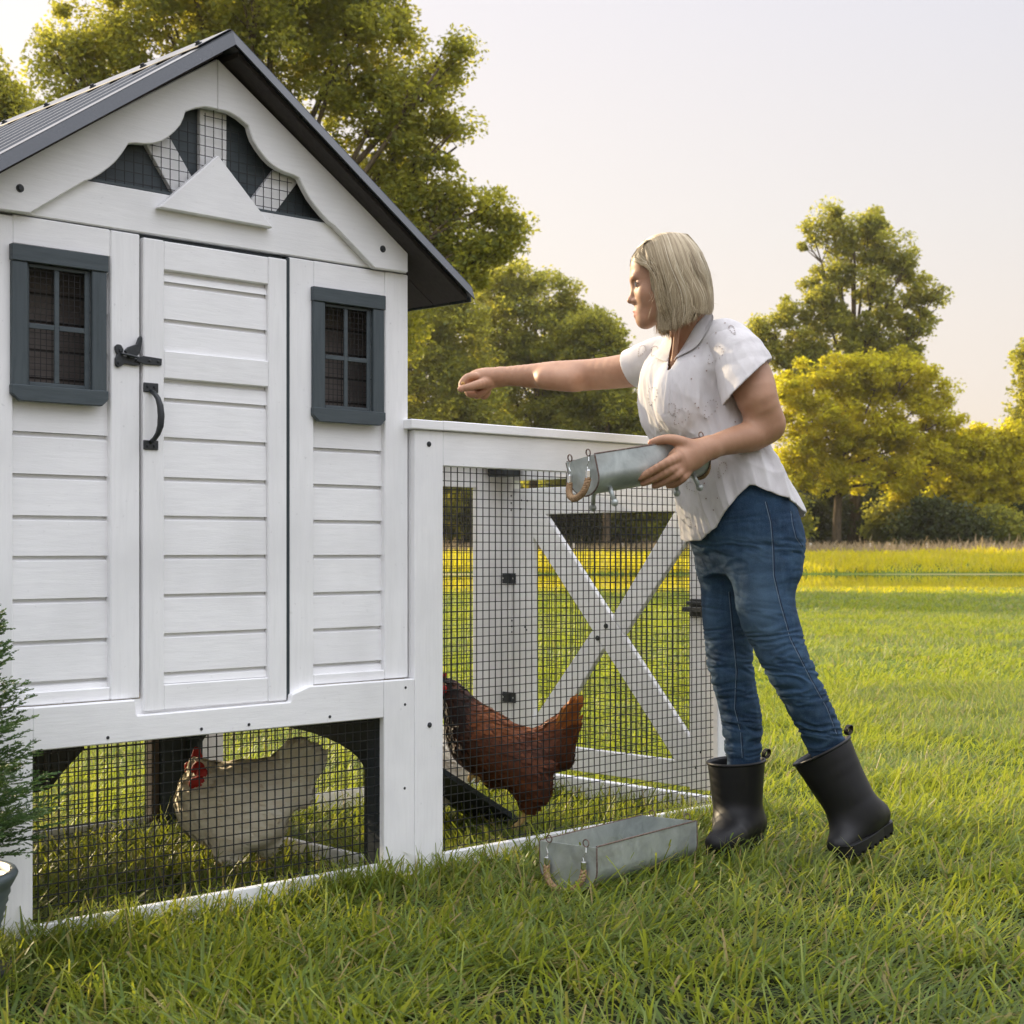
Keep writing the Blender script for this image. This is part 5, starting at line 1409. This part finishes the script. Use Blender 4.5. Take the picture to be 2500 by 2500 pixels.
mS = N('seam thread', rough=.8, base=(.115, .165, .225)).m; mS2 = N('seam shade', rough=.9, base=(.010, .022, .048)).m
def seam(pts, w=.0012, name='seam'):
    q = []; 
    for i in range(len(pts)-1):
        for t in range(6):
            a = t/6; q.append((pts[i][0]*(1-a)+pts[i+1][0]*a, pts[i][1]*(1-a)+pts[i+1][1]*a))
    q.append(pts[-1])
    b = MB(); b.tube([on(j_bvh, x, y, .0004)[0]-Vector(WO) for x, y in q], w, 5); b.build(name, mS, jeans)
    b = MB(); b.tube([on(j_bvh, x+3.2, y, -.0002)[0]-Vector(WO) for x, y in q], w*1.3, 5); b.build(name, mS2, jeans)
seam([(1868, 1225), (1881, 1276), (1886, 1340), (1888, 1406), (1903, 1470), (1929, 1561), (1975, 1652), (2018, 1729), (2042, 1792)])
seam([(1779, 1445), (1787, 1535), (1797, 1638), (1793, 1729), (1808, 1790), (1812, 1850)], .0011)
seam([(1930, 1248), (1934, 1280), (1942, 1312), (1957, 1334)], .0010, 'pocket_stitch')

# ---- rubber boots
m = N('black rubber', rough=.5, spec=.32)
nb = m.noise(m.coord(), 260, 3); m.color(m.ramp(m.noise(m.coord(), 9, 4), [(.3, (.006, .006, .0065)), (.7, (.012, .012, .013))])); m.bump(nb, .25, .0006)
m.rough(m.ramp(m.noise(m.coord(), 14, 4), [(.3, (.44,)*3), (.7, (.60,)*3)])); M['rubber'] = m.m
def boot(lo, hi, shaft, rs, foot, fr_s, cutp, cutn, loop, sole_pts, fd, label):
    vb = Vol(lo, hi, .0032)
    vb.chain(shaft, rs, .03); vb.chain(foot, fr_s, .05, flat=((0, 0, 1), .80))
    vb.D = np.where((vb.ax[2][None, None, :] > cutp[2]-.22), np.maximum(vb.D, -(vb.D+.008)), vb.D).astype(np.float32)
    vb.clip(cutp, cutn)
    Vv, Ff = vb.mesh(); Vv = relax(Vv, Ff, 6, .5)
    b = finish('boot', Vv, Ff, M['rubber'], woman); b['label'] = label
    # rim tape
    n = Vector(cutn).normalized(); x_ = n.orthogonal().normalized(); y_ = n.cross(x_); c = Vector(cutp)
    bv = BVHTree.FromPolygons([tuple(p) for p in Vv], [tuple(int(i) for i in f) for f in Ff]); ring = []
    for k in range(40):
        d = x_*math.cos(k*math.pi/20) + y_*math.sin(k*math.pi/20); h_ = bv.ray_cast(c - n*.006 + d*.25, -d)
        if h_[0] is not None: ring.append(h_[0] + n*.004 - Vector(WO))
    MB().tube(ring, .0042, 6, closed=True).build('rim', M['rubber'], b, smooth=True)
    L_ = Vector(loop[0]) - Vector(WO); ax = Vector(loop[1]).normalized(); nn = Vector((-.64, .77, 0)); pts = [L_ + ax*(.013 + .013*math.cos(t)) + ax.cross(nn).normalized()*.010*math.sin(t) for t in [k*math.pi/7 for k in range(14)]]
    bb = MB()
    for o_ in (-.0045, 0, .0045): bb.tube([p + nn*o_ for p in pts], .0022, 6, closed=True)
    bb.build('pull_loop', M['rubber'], b, smooth=True)
    # lugged sole
    hpt, tpt = Vector(sole_pts[0]), Vector(sole_pts[1]); d = (tpt-hpt); L = d.length; d.normalize(); side = d.cross(Vector((0, 0, 1))).normalized(); upv = side.cross(d).normalized()
    sb_ = MB(); K = 16
    def wdt(t): return .027 + .010*math.sin(math.pi*min(1, max(0, (t-.25)/.75))) - (.022 if t > .97 else 0) - (.012 if t < .03 else 0) - (.008 if t > .9 else 0)
    top = []; bot = []
    for k in range(K+1):
        t = k/K
        for s_ in (-1, 1):
            p = hpt + d*L*t + side*s_*wdt(t); top.append(p + upv*.026); bot.append(p)
    vv = [p-Vector(WO) for p in top+bot]; n2 = len(top); f = []
    for k in range(K):
        a = 2*k; f += [(a, a+2, a+3, a+1), (n2+a+1, n2+a+3, n2+a+2, n2+a), (a, n2+a, n2+a+2, a+2), (a+3, n2+a+3, n2+a+1, a+1)]
    f += [(0, 1, n2+1, n2), (2*K+1, 2*K, n2+2*K, n2+2*K+1)]
    sb_.add(vv, [q[::-1] for q in f])
    for k in range(0, K, 2):
        t0, t1 = (k+.2)/K, (k+1.35)/K
        q = []
        for t in (t0, t1):
            for s_ in (-1, 1): q.append(hpt + d*L*t + side*s_*(wdt(t)-.001) - Vector(WO))
        sb_.hexa([q[0], q[1], q[3], q[2]], upv*-.009)
    sb_.build('sole', M['rubber'], b, .001)
    return b
shL = [A3(2000, 1822, 4.13), A3(2044, 1905, 4.12), A3(2078, 1962, 4.115)]
boot((.70, 3.86, -.08), (1.10, 4.30, .34), [shL[0]+(shL[0]-shL[1])*.3] + shL, [.088, .083, .072, .066],
     [A3(2126, 1988, 4.15), A3(2098, 2002, 4.12), A3(2072, 2034, 4.08), A3(2050, 2062, 4.04)], [.052, .058, .046, .034],
     tuple(A3(2001, 1834, 4.13)), tuple(shL[0]-shL[1]), (A3(2068, 1793, 4.19), (.35, .15, .9)), (A3(2168, 2022, 4.170), A3(2046, 2092, 4.01)), None, 'near rubber boot, heel lifted off the grass')
shR = [A3(1797, 1850, 4.26), A3(1799, 1925, 4.26), A3(1802, 1990, 4.26)]
boot((.42, 3.98, -.08), (.80, 4.42, .28), [shR[0]+(shR[0]-shR[1])*.3] + shR, [.080, .078, .070, .064],
     [A3(1826, 2010, 4.29), A3(1795, 2022, 4.22), A3(1774, 2045, 4.15), A3(1754, 2058, 4.10)], [.048, .052, .046, .036],
     tuple(A3(1797, 1857, 4.26)), (-.06, -.02, 1), (A3(1866, 1850, 4.31), (.45, .15, .9)), (A3(1850, 2050, 4.32), A3(1735, 2085, 4.08)), None, 'far rubber boot, flat on the ground')

# ================================================================= TROUGHS
def trough(label, c, axis, up, L, W, Hh, feet, rope_ends, group=None, rope_len=.10, sag=.06, rz_=None):
    """U-shaped trough with end plates; c centre of the rim plane, axis its long direction"""
    axis = Vector(axis).normalized(); up = Vector(up).normalized(); cr = axis.cross(up).normalized(); up = cr.cross(axis).normalized()
    base = Vector(c) - up*Hh
    root = empty('feed_trough', base); tag(root, label, 'trough', group)
    Bm = Matrix((axis, cr, up)).transposed(); root.rotation_euler = Bm.to_euler()
    # local: x axis, y across, z up, rim at z = Hh
    def prof(o):
        w_, h_ = W/2-o, Hh-o; pts = [(-w_, Hh)]
        st_ = Hh*.50; pts.append((-w_, st_))
        for k in range(1, 28):
            a = math.pi*k/28; pts.append((-w_*math.cos(a), st_ - (st_-o)*math.sin(a)))
        pts += [(w_, st_), (w_, Hh)]
        return pts
    po, pi = prof(0), prof(.0022); n = len(po); b = MB()
    v = [(x, y, z) for x in (-L/2, L/2) for (y, z) in po] + [(x, y, z) for x in (-L/2, L/2) for (y, z) in pi]
    f = []
    for k in range(n-1): f += [(k, k+1, n+k+1, n+k), (2*n+k+1, 2*n+k, 3*n+k, 3*n+k+1)]
    f += [(0, n, 3*n, 2*n), (2*n-1, n-1, 3*n-1, 4*n-1)]
    f += [(k+1, k, 2*n+k, 2*n+k+1) for k in range(n-1)] + [(n+k, n+k+1, 3*n+k+1, 3*n+k) for k in range(n-1)]
    sh = b.add(v, f).build('trough_shell', M['zinc'], root)
    for pl_ in sh.data.polygons:
        if len(pl_.vertices) == 4: pl_.use_smooth = True
    es = sh.modifiers.new('e', 'EDGE_SPLIT'); es.split_angle = R(40)
    for s_ in (-1, 1):
        e = MB(); n_ = len(po); x0 = s_*(L/2-.001); x1 = s_*(L/2+.0022)
        e.add([(x0, y*1.02, z-.001) for y, z in po] + [(x1, y*1.02, z-.001) for y, z in po], [tuple(range(n_)), tuple(range(2*n_-1, n_-1, -1))] + [((k+1) % n_, k, n_+k, n_+(k+1) % n_) for k in range(n_)])
        pe = e.build('end_plate', M['zinc'], root)
        MB().tube([(s_*(L/2+.001), y*1.02, z-.001) for y, z in po], .0022, 5).build('end_seam', M['rust'], pe)
        if s_ in rope_ends:
            for q in (-1, 1):
                y = q*W*.33; x = s_*(L/2+.003)
                MB().tube([(x, y+.0085*math.cos(t), Hh+.007+.0085*math.sin(t)) for t in [k*math.pi/8 for k in range(16)]], .0017, 6, closed=True).build('eye_ring', M['rust'], root)
                MB().tube([(x, y, Hh-.002), (x+s_*.006, y+.004*q, Hh-.014), (x+s_*.009, y-.003*q, Hh-.026), (x+s_*.010, y, Hh-.034)], .0009, 5).build('wire_hook', M['ferrule'], root)
            wl = Matrix.Rotation(0, 3, 'X')
            inv = Bm.inverted(); g = inv @ Vector((0, 0, -1))
            top = [Vector((s_*(L/2+.013), q*W*.33, Hh-.034)) for q in (-1, 1)]
            fer = []
            for q, T in zip((-1, 1), top):
                e2 = T + g*.021; MB().tube([T, T + g*.003, e2-g*.002, e2], [.0066, .0074, .0074, .0068], 12).build('ferrule', M['ferrule'], root, smooth=False); fer.append(e2)
            m0 = (fer[0]+fer[1])/2 + g*sag + Vector((s_*.010, 0, 0))
            pts = []
            for k in range(29):
                a = math.pi*k/28; w0 = (fer[0]-fer[1])/2
                pts.append((fer[0]+fer[1])/2 + w0*math.cos(a) + (m0-(fer[0]+fer[1])/2)*math.sin(a)**.8)
            rp = MB().tube(pts, .0060, 8).build('rope_handle', M['rope'], root, smooth=True)
            tw_ = MB()
            for ph in range(3):
                cc = []; up_ = Vector((0, 0, 1))
                for k in range(0, 28*5+1):
                    t = k/5; i = min(int(t), 27); p = pts[i].lerp(pts[i+1], t-i); d = (pts[i+1]-pts[i]).normalized(); x_ = d.orthogonal().normalized() if abs(d.x) < .9 else d.cross(Vector((0, 1, 0))).normalized()
                    x_ = d.cross(Vector((1, 0, 0))).normalized(); y_ = d.cross(x_); aa = k*.20*2 + ph*2.094
                    cc.append(p + (x_*math.cos(aa)+y_*math.sin(aa))*.0044)
                tw_.tube(cc, .0044, 6)
            tw_.build('rope_strand', M['rope'], rp, smooth=True)
    for q in (-1, 1):
        MB().tube([(-L/2, q*(W/2), Hh+.0005), (L/2, q*(W/2), Hh+.0005)], .0020, 6).build('rim_edge', M['rust'], root)
    if feet:
        for x in (-L/2+.045, L/2-.045):
            for q in (-1, 1):
                p0 = Vector((x, q*W*.28, .010)); d = Vector((.10*(1 if x > 0 else -1), q*.32, -1)).normalized()
                b = MB().tube([p0, p0+d*.035], [.0058, .0056], 8)
                b.tube([p0+d*(.034 + .009*(1-math.cos(a))) for a in [k*math.pi/6 for k in range(7)]], [max(.001, .0098*math.sin(a)) if 0 < a < math.pi-.01 else .004 for a in [k*math.pi/6 for k in range(7)]], 10)
                b.build('foot', M['rust' if False else 'zinc'], root, smooth=True)
    return root
# held: left end nearer the camera
hl, hr = A3(1430, 1117, 3.84), A3(1700, 1075, 4.03)
trough('small galvanised trough with rope handles, held in the woman’s left hand', Vector((hl+hr)/2), Vector(hr-hl), (.06, -.10, 1), float(np.linalg.norm(hr-hl)), .122, .094, True, (-1, 1), 'galvanised feed troughs', sag=.042)
ga, gb, gc, gd = [A3(*p) for p in ((1333, 2049, 3.82), (1449, 2072, 3.70), (1583, 1987, 4.19), (1691, 2008, 4.056))]
cen = (ga+gb+gc+gd)/4; ax = ((gd-gb)+(gc-ga))/2; Lg = float(np.linalg.norm(ax))
trough('larger empty galvanised trough standing in the grass in front of the pen', Vector(cen), Vector(ax), (0.02, 0, 1), Lg, .165, .115, False, (-1, 1), 'galvanised feed troughs', sag=.055)
# pinch of feed in the fingers and a few falling grains
mg = N('feed grain', rough=.7, base=(.55, .33, .10)).m
rgr = random.Random(3); b = MB()
for k in range(7): b.disc(A3(1130+rgr.uniform(-5, 4), 938+rgr.uniform(-3, 3), 4.553), (rgr.random(), rgr.random(), 1), .0028, .003, 6)
tag(b.build('chicken_feed', mg), 'pinch of yellow feed grains between the woman’s right thumb and finger', 'feed')

# ================================================================= HENS
m = N('cream plumage', rough=.85, spec=.15)
v = m.coord(); n1 = m.noise(m.coord((1, 1, 2.2)), 30, 5, .65); n2 = m.noise(v, 9, 3)
c = m.ramp(m.attr('tint'), [(0, (.62, .52, .36)), (.5, (.86, .77, .59)), (1, (.93, .88, .74))]); c = m.mix(c, (.50, .40, .26), m.math('MULTIPLY', m.ramp(n2, [(.5, (0,0,0)), (.75, (1,1,1))]), .3))
m.color(c); m.bump(n1, .5, .003); M['hen_white'] = m.m
m = N('rust plumage', rough=.62, spec=.35)
n1 = m.noise(m.coord((1, 1, 2.2)), 36, 5, .65)
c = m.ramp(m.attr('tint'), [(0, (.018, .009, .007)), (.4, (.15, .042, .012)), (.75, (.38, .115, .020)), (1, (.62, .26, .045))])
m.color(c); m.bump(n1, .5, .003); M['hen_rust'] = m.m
M['comb'] = N('red comb', rough=.5, spec=.4, base=(.42, .018, .014)).m
M['shank'] = N('yellow shank', rough=.6, base=(.50, .33, .11)).m
M['beak'] = N('horn beak', rough=.4, base=(.52, .42, .26)).m
M['bead'] = N('hen eye', rough=.1, base=(.03, .015, .01)).m

def hen(label, PX, Y, dy, mat, lo, hi, build, flow, tintf, comb, beak, eye, wattle, legs, group='hens', seed=1, nf=2600, fan=None):
    o = np.array(at(*PX, Y)); root = empty('hen', Vector((o[0], Y, GZ))); tag(root, label, 'hen', group); R0 = np.array(root.location)
    v_ = Vol(lo, hi, .0032); build(v_)
    for L_ in legs: v_.chain(L_[0], L_[1], .010)
    Vv, Ff = v_.mesh(); Vv = relax(Vv, Ff, 2, .4); Nn = normals(Vv, Ff)
    leg = np.zeros(len(Vv), bool)
    for L_ in legs:
        for p_, r_ in zip(L_[0][1:], L_[1][1:]): pass
    legf = np.zeros(len(Vv))
    for L_ in legs:
        for a, b in zip(L_[0][L_[2]:-1], L_[0][L_[2]+1:]):
            a = np.array(a); b = np.array(b); ab = b-a; t = np.clip(((Vv-a)@ab)/(ab@ab), 0, 1); d = np.linalg.norm(Vv-a-t[:, None]*ab, axis=1); legf = np.maximum(legf, d < .0135)
    body_m = legf < .5
    Vv[body_m] += (Nn*(.0022*noise3(Vv*np.array([.5, .5, 1.4]), 75, 2, 2))[:, None])[body_m]
    tint = np.clip(tintf(Vv), 0, 1)
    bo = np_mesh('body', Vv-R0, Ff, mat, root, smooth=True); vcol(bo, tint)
    bo.data.materials.append(M['shank'])
    fl = legf[Ff].mean(1) > .5; mi = np.zeros(len(Ff), np.int32); mi[fl] = 1; bo.data.polygons.foreach_set('material_index', mi)
    # feathers lying along the flow
    r = np.random.default_rng(seed); pick = r.choice(np.nonzero(body_m)[0], nf); P = Vv[pick]; n_ = Nn[pick]; fd = flow(P)
    t_ = fd-(fd*n_).sum(1)[:, None]*n_; t_ /= np.linalg.norm(t_, axis=1)[:, None]+1e-6; t_ += r.normal(0, .14, t_.shape); b_ = np.cross(n_, t_); b_ /= np.linalg.norm(b_, axis=1)[:, None]+1e-6
    ln = r.uniform(.018, .042, nf)[:, None]; wd = ln*.28; lift = n_*r.uniform(.001, .0065, nf)[:, None]
    Q = np.stack([P-t_*ln*.4-n_*.001, P+b_*wd+lift*.6+n_*.0006, P+t_*ln*.6+lift, P-b_*wd+lift*.6+n_*.0006], 1)
    ft = np.clip(tint[pick]+r.normal(0, .15 if fan_t is None else .07, nf), 0, 1)
    if fan is not None:      # long tail feathers: (root, tip) pairs
        TQ = []; tt = []
        for (p0_, p1_) in fan:
            for dy_ in (-.035, -.018, 0, .018, .035):
                a_ = np.array(p0_) + np.array([0, dy_*.6, 0]); b2_ = np.array(p1_) + np.array([r.normal(0, .004), dy_, r.normal(0, .004)]); d_ = b2_-a_; w_ = np.cross(d_, [0, 1, .0]); w_ /= np.linalg.norm(w_); w_ = w_*.011 + np.array([0, .004*np.sign(dy_+.001), 0])
                TQ.append([a_, a_+d_*.75+w_, b2_, a_+d_*.75-w_]); tt.append(np.clip(.75+r.normal(0, .2), 0, 1) if fan_t is None else np.clip(fan_t+r.normal(0, .15), 0, 1))
        Q = np.concatenate([Q, np.array(TQ)]); ft = np.concatenate([ft, tt])
    nq = len(Q); fo = np_mesh('feathers', Q.reshape(-1, 3)-R0, np.arange(nq*4).reshape(-1, 4), mat, bo); vcol(fo, np.repeat(ft, 4)); fo['kind'] = 'stuff'
    R1 = Vector(R0)
    hb = BVHTree.FromPolygons([tuple(p) for p in Vv], [tuple(int(i) for i in f) for f in Ff])
    def surf(p):
        """move a point of the face onto the near side of the head"""
        p = Vector(p); c0 = Vector((0, 0, H)); d = (p-c0).normalized(); h_ = hb.ray_cast(c0, d)
        return np.array(h_[0] - d*.002) if h_[0] is not None and (h_[0]-c0).length < (p-c0).length + .01 else np.array(p)
    if comb is not None:
        vc = Vol(np.min([np.array(p) for p, _ in comb], 0)-.03, np.max([np.array(p) for p, _ in comb], 0)+.03, .0018)
        for i in range(0, len(comb)-1, 2): vc.cone(comb[i][0], comb[i+1][0], comb[i][1], comb[i+1][1], .004, flat=((0, 1, 0), .55))
        a, b = vc.mesh(); np_mesh('comb', a-R0, b, M['comb'], root, smooth=True)
    vw = Vol(np.min([np.array(p)-rr for p, rr in wattle], 0)-np.array([.02, .09, .02]), np.max([np.array(p)+rr for p, rr in wattle], 0)+.02, .0018)
    for p, rr in wattle: vw.ell(surf(p), rr, .004)
    a, b = vw.mesh(); np_mesh('wattle', a-R0, b, M['comb'], root, smooth=True)
    MB().tube([Vector(p)-R1 for p in beak], [.0058, .0045, .0008], 8).build('beak', M['beak'], root, smooth=True)
    if eye is not None: eye = tuple(surf(eye) + np.array([0, -.005, 0])); MB().disc(Vector(eye)-R1, (0, -1, 0), .0034, .002, 10, .5).build('eye', M['bead'], root)
    return root

fan_t = None
# white hen under the coop
Ya = 4.0; a = lambda x, y, dy=0: np.array(at(x, y, Ya)) + np.array([0, dy, 0])
def white(v):
    v.chain([a(480, 1868), a(484, 1895), a(496, 1925), a(525, 1950)], [.019, .024, .038, .062], .02)
    v.ell(a(555, 1965), (.118, .088, .105), .04); v.ell(a(610, 1975), (.095, .090, .098), .05); v.ell(a(505, 1960), (.068, .070, .080), .04)
    v.chain([a(640, 1930), a(690, 1900), a(735, 1850)], [.070, .056, .040], .05, flat=((0, 1, 0), .62))
    v.chain([a(690, 1910), a(728, 1880), a(768, 1855)], [.050, .046, .026], .03, flat=((0, 1, 0), .55))
    v.cone(a(700, 1895), a(716, 1825), .042, .016, .03, flat=((0, 1, 0), .55)); v.cone(a(710, 1930), a(735, 1945), .045, .026, .03, flat=((0, 1, 0), .6))
    v.chain([a(570, 2030, -.035), a(560, 2070, -.035)], [.052, .034], .03); v.chain([a(640, 2030, .03), a(645, 2062, .03)], [.050, .030], .03)
    v.cone(a(560, 1945, -.070), a(672, 1988, -.066), .052, .020, .006, flat=((0, 1, 0), .45))
flow_w = lambda P: np.stack([np.full(len(P), 1.), np.zeros(len(P)), -.55 + 1.2*np.clip((P[:, 0]-a(650, 0)[0])/.10, 0, 1.2)], 1)
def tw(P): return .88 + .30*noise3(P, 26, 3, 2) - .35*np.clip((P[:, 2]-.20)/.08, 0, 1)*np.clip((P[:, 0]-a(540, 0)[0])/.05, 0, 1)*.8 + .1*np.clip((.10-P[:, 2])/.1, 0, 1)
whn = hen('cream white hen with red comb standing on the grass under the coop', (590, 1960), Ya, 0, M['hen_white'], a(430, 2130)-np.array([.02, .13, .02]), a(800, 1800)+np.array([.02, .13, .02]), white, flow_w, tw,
    [(a(468, 1882), .011), (a(474, 1856), .012), (a(474, 1860), .012), (a(478, 1828), .0055), (a(482, 1860), .011), (a(486, 1828), .0042), (a(462, 1880), .012), (a(459, 1870), .010), (a(480, 1862), .011), (a(491, 1846), .005)],
    [a(468, 1886), a(459, 1893), a(453, 1902)], a(486, 1872, -.022),
    [(a(477, 1912, -.010), (.014, .010, .017)), (a(488, 1908, -.012), (.015, .010, .016)), (a(484, 1880), (.018, .011, .022)), (a(494, 1892), (.015, .010, .020)), (a(470, 1915, .010), (.010, .008, .012))],
    [([a(556, 2060, -.035), a(545, 2090, -.035), a(532, 2112, -.035), a(512, 2122, -.05)], [.024, .0085, .0075, .005], 1), ([a(645, 2060, .03), a(640, 2100, .03), a(622, 2112, .02)], [.022, .0085, .005], 1)], seed=4,
    fan=[(a(690, 1900), a(x_, y_)) for x_, y_ in ((703, 1806), (714, 1803), (727, 1804), (740, 1806), (753, 1810), (766, 1816), (778, 1822), (788, 1830), (786, 1846), (780, 1864), (772, 1886), (764, 1910), (752, 1935))])
fan_t = .62
# rust hen at the ramp
Yb = 4.42; c_ = lambda x, y, dy=0: np.array(at(x, y, Yb)) + np.array([0, dy, 0])
def rust(v):
    v.chain([c_(1083, 1676), c_(1106, 1700), c_(1130, 1745), c_(1160, 1795)], [.024, .034, .054, .078], .03)
    v.ell(c_(1186, 1812), (.085, .085, .078), .04); v.ell(c_(1240, 1846), (.104, .088, .080), .04)
    v.chain([c_(1290, 1850), c_(1330, 1830), c_(1360, 1805)], [.072, .058, .044], .04, flat=((0, 1, 0), .75))
    v.chain([c_(1345, 1815), c_(1380, 1765), c_(1404, 1718)], [.048, .030, .014], .03, flat=((0, 1, 0), .55))
    v.cone(c_(1350, 1840), c_(1372, 1850), .048, .032, .03, flat=((0, 1, 0), .7)); v.cone(c_(1365, 1800), c_(1396, 1770), .042, .022, .02, flat=((0, 1, 0), .55))
    v.chain([c_(1285, 1885, -.03), c_(1300, 1925, -.03), c_(1290, 1955, -.03)], [.066, .048, .026], .03); v.cone(c_(1220, 1880, .02), c_(1205, 1900, .02), .050, .028, .03)
    v.cone(c_(1200, 1820, -.058), c_(1335, 1868, -.055), .052, .020, .012, flat=((0, 1, 0), .45))
flow_b = lambda P: np.stack([np.full(len(P), 1.), np.zeros(len(P)), -.6 + 1.8*np.clip((P[:, 0]-c_(1320, 0)[0])/.07, 0, 1)], 1)
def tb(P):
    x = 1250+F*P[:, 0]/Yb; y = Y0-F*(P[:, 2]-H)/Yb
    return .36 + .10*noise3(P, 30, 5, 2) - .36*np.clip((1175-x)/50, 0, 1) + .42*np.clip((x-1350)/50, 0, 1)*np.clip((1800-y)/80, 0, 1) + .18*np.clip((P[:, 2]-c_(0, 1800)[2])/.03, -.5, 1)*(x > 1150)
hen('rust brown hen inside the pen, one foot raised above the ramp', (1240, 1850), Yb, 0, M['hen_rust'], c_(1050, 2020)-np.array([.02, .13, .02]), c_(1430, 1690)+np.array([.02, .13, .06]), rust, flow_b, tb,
    [(c_(1083, 1660), .006), (c_(1086, 1646), .005), (c_(1076, 1664), .006), (c_(1076, 1648), .005), (c_(1068, 1670), .006), (c_(1066, 1656), .004)],
    [c_(1068, 1680), c_(1058, 1684), c_(1050, 1692)], c_(1080, 1672, -.022),
    [(c_(1076, 1692, -.008), (.009, .007, .014)), (c_(1084, 1682, -.014), (.011, .008, .012))],
    [([c_(1292, 1945, -.03), c_(1284, 1975, -.03), c_(1272, 2002, -.03), c_(1252, 2012, -.045)], [.026, .0085, .0075, .005], 1),
     ([c_(1212, 1895, .0), c_(1188, 1884, -.01), c_(1165, 1880, -.015), c_(1150, 1893, -.02), c_(1147, 1906, -.02)], [.028, .0125, .0095, .0075, .004], 1),
     ([c_(1165, 1880, -.015), c_(1168, 1895, -.03), c_(1162, 1906, -.032)], [.009, .0065, .0035], 0), ([c_(1176, 1882, -.01), c_(1184, 1900, .0), c_(1182, 1912, .0)], [.009, .0065, .0035], 0)], seed=6,
    fan=[(c_(1345, 1800), c_(x_, y_)) for x_, y_ in ((1388, 1722), (1398, 1708), (1406, 1702), (1414, 1708), (1420, 1720), (1418, 1740), (1412, 1762), (1404, 1785), (1398, 1810))])
# second white hen, mostly behind the post
w2 = whn.copy(); COL.objects.link(w2); w2['label'] = 'white hen farther back in the pen, mostly hidden behind the rust one'
for ch in whn.children:
    c2 = ch.copy(); COL.objects.link(c2); c2.parent = w2
    for g2 in ch.children:
        d2 = g2.copy(); COL.objects.link(d2); d2.parent = c2
w2.rotation_euler = (0, 0, R(40)); w2.location = at(1052, 1900, 4.72); w2.location.z = GZ

# ================================================================= POTTED CONIFER
pot = empty('potted_conifer', at(-165, 2200, 2.95)); pot.location.z = GZ
tag(pot, 'feathery green conifer in a ribbed grey pot, cut off by the left edge', 'potted plant')
m = N('grey glazed pot', rough=.45, spec=.5); nz = m.noise(m.coord((1, 1, 4)), 16, 4)
m.color(m.ramp(nz, [(.3, (.070, .095, .105)), (.7, (.12, .15, .16))])); m.bump(nz, .2, .002); M['pot'] = m.m
def lathe(prof, n=48):
    b = MB(); v = [(r*math.cos(2*math.pi*k/n), r*math.sin(2*math.pi*k/n), z) for r, z in prof for k in range(n)]
    f = [(i*n+k, i*n+(k+1) % n, (i+1)*n+(k+1) % n, (i+1)*n+k) for i in range(len(prof)-1) for k in range(n)]
    return b.add(v, f)
pr = [(.072, .0), (.076, .004)]
for k in range(22):
    z = .02 + k*.0082; pr.append((.078 + .038*(k/22) + (.0022 if k % 2 else 0), z))
pr += [(.122, .205), (.124, .212), (.121, .219), (.112, .219), (.110, .205), (.100, .195), (.0, .195)]
pr = [(r_*1.25, z_) for r_, z_ in pr]
lathe(pr).build('pot', M['pot'], pot, smooth=True)
M['soil'] = N('potting soil', rough=1, base=(.035, .022, .014)).m
lathe([(.0, .199), (.1, .197)]).build('soil', M['soil'], pot)
MB().prism([(-.135, .0), (.135, .0), (.130, .030), (-.130, .030)], -.12, .12).build('plinth', M['iron'], pot, .004)
m = m_leaf('conifer sprays', (.030, .060, .020), (.060, .115, .038), (.14, .20, .07), (.16, .28, .06), .3); 
rc = np.random.default_rng(9); RV, RT = [], []
def ribbon(p, q, w, t):
    d = q-p; s_ = np.cross(d, rc.normal(0, 1, 3)); s_ /= np.linalg.norm(s_)+1e-9
    mid = (p+q)/2; RV.append([p-s_*w*.5, mid-s_*w*.62, q, mid+s_*w*.62]); RT.append([t]*4)
for k in range(760):
    h_ = rc.random()**.85; z0 = .21 + .62*h_; az = rc.uniform(0, 2*math.pi)
    rad = .190*(1-h_)**.6 + .02; o0 = np.array([.012*math.cos(az), .012*math.sin(az), z0])
    dirn = np.array([math.cos(az), math.sin(az), .45+.5*h_]); dirn /= np.linalg.norm(dirn)
    L = rad*rc.uniform(.75, 1.2); prev = o0.copy(); bend = np.array([0, 0, -.35*rc.random()]); tt = np.clip(rc.normal(.45, .18), 0, 1)
    st = 16
    for i in range(st):
        d = dirn + bend*(i/st); d /= np.linalg.norm(d); nx_ = prev + d*L/st
        ribbon(prev, nx_, .0026, tt*.6)
        if i > 4:
            for s_ in (-1, 1):
                sd = np.cross(d, [0, 0, 1]); sd /= np.linalg.norm(sd)+1e-9; bl_ = L*.22*(1-.55*i/st)*rc.uniform(.7, 1.3)
                bd = d*.75 + sd*s_*.75 + rc.normal(0, .18, 3); bd /= np.linalg.norm(bd); e = nx_ + bd*bl_
                ribbon(nx_, e, .0030, tt)
                for j in (.35, .6, .85):
                    for s2 in (-1, 1):
                        q0 = nx_ + bd*bl_*j; cd = bd*.8 + np.cross(bd, [.2, .1, 1])*s2*.6 + rc.normal(0, .12, 3); cd /= np.linalg.norm(cd)
                        ribbon(q0, q0+cd*bl_*.34*rc.uniform(.7, 1.2), .0026, np.clip(tt+.2*rc.random(), 0, 1))
        prev = nx_
RV = np.array(RV).reshape(-1, 3); fo = np_mesh('foliage', RV, np.arange(len(RV)).reshape(-1, 4), m, pot); vcol(fo, np.array(RT).ravel())
MB().tube([(0, 0, .19), (.004, 0, .5), (0, 0, .78)], [.014, .009, .003], 8).build('stem', M['bark'] if 'bark' in M else M['rope'], pot)
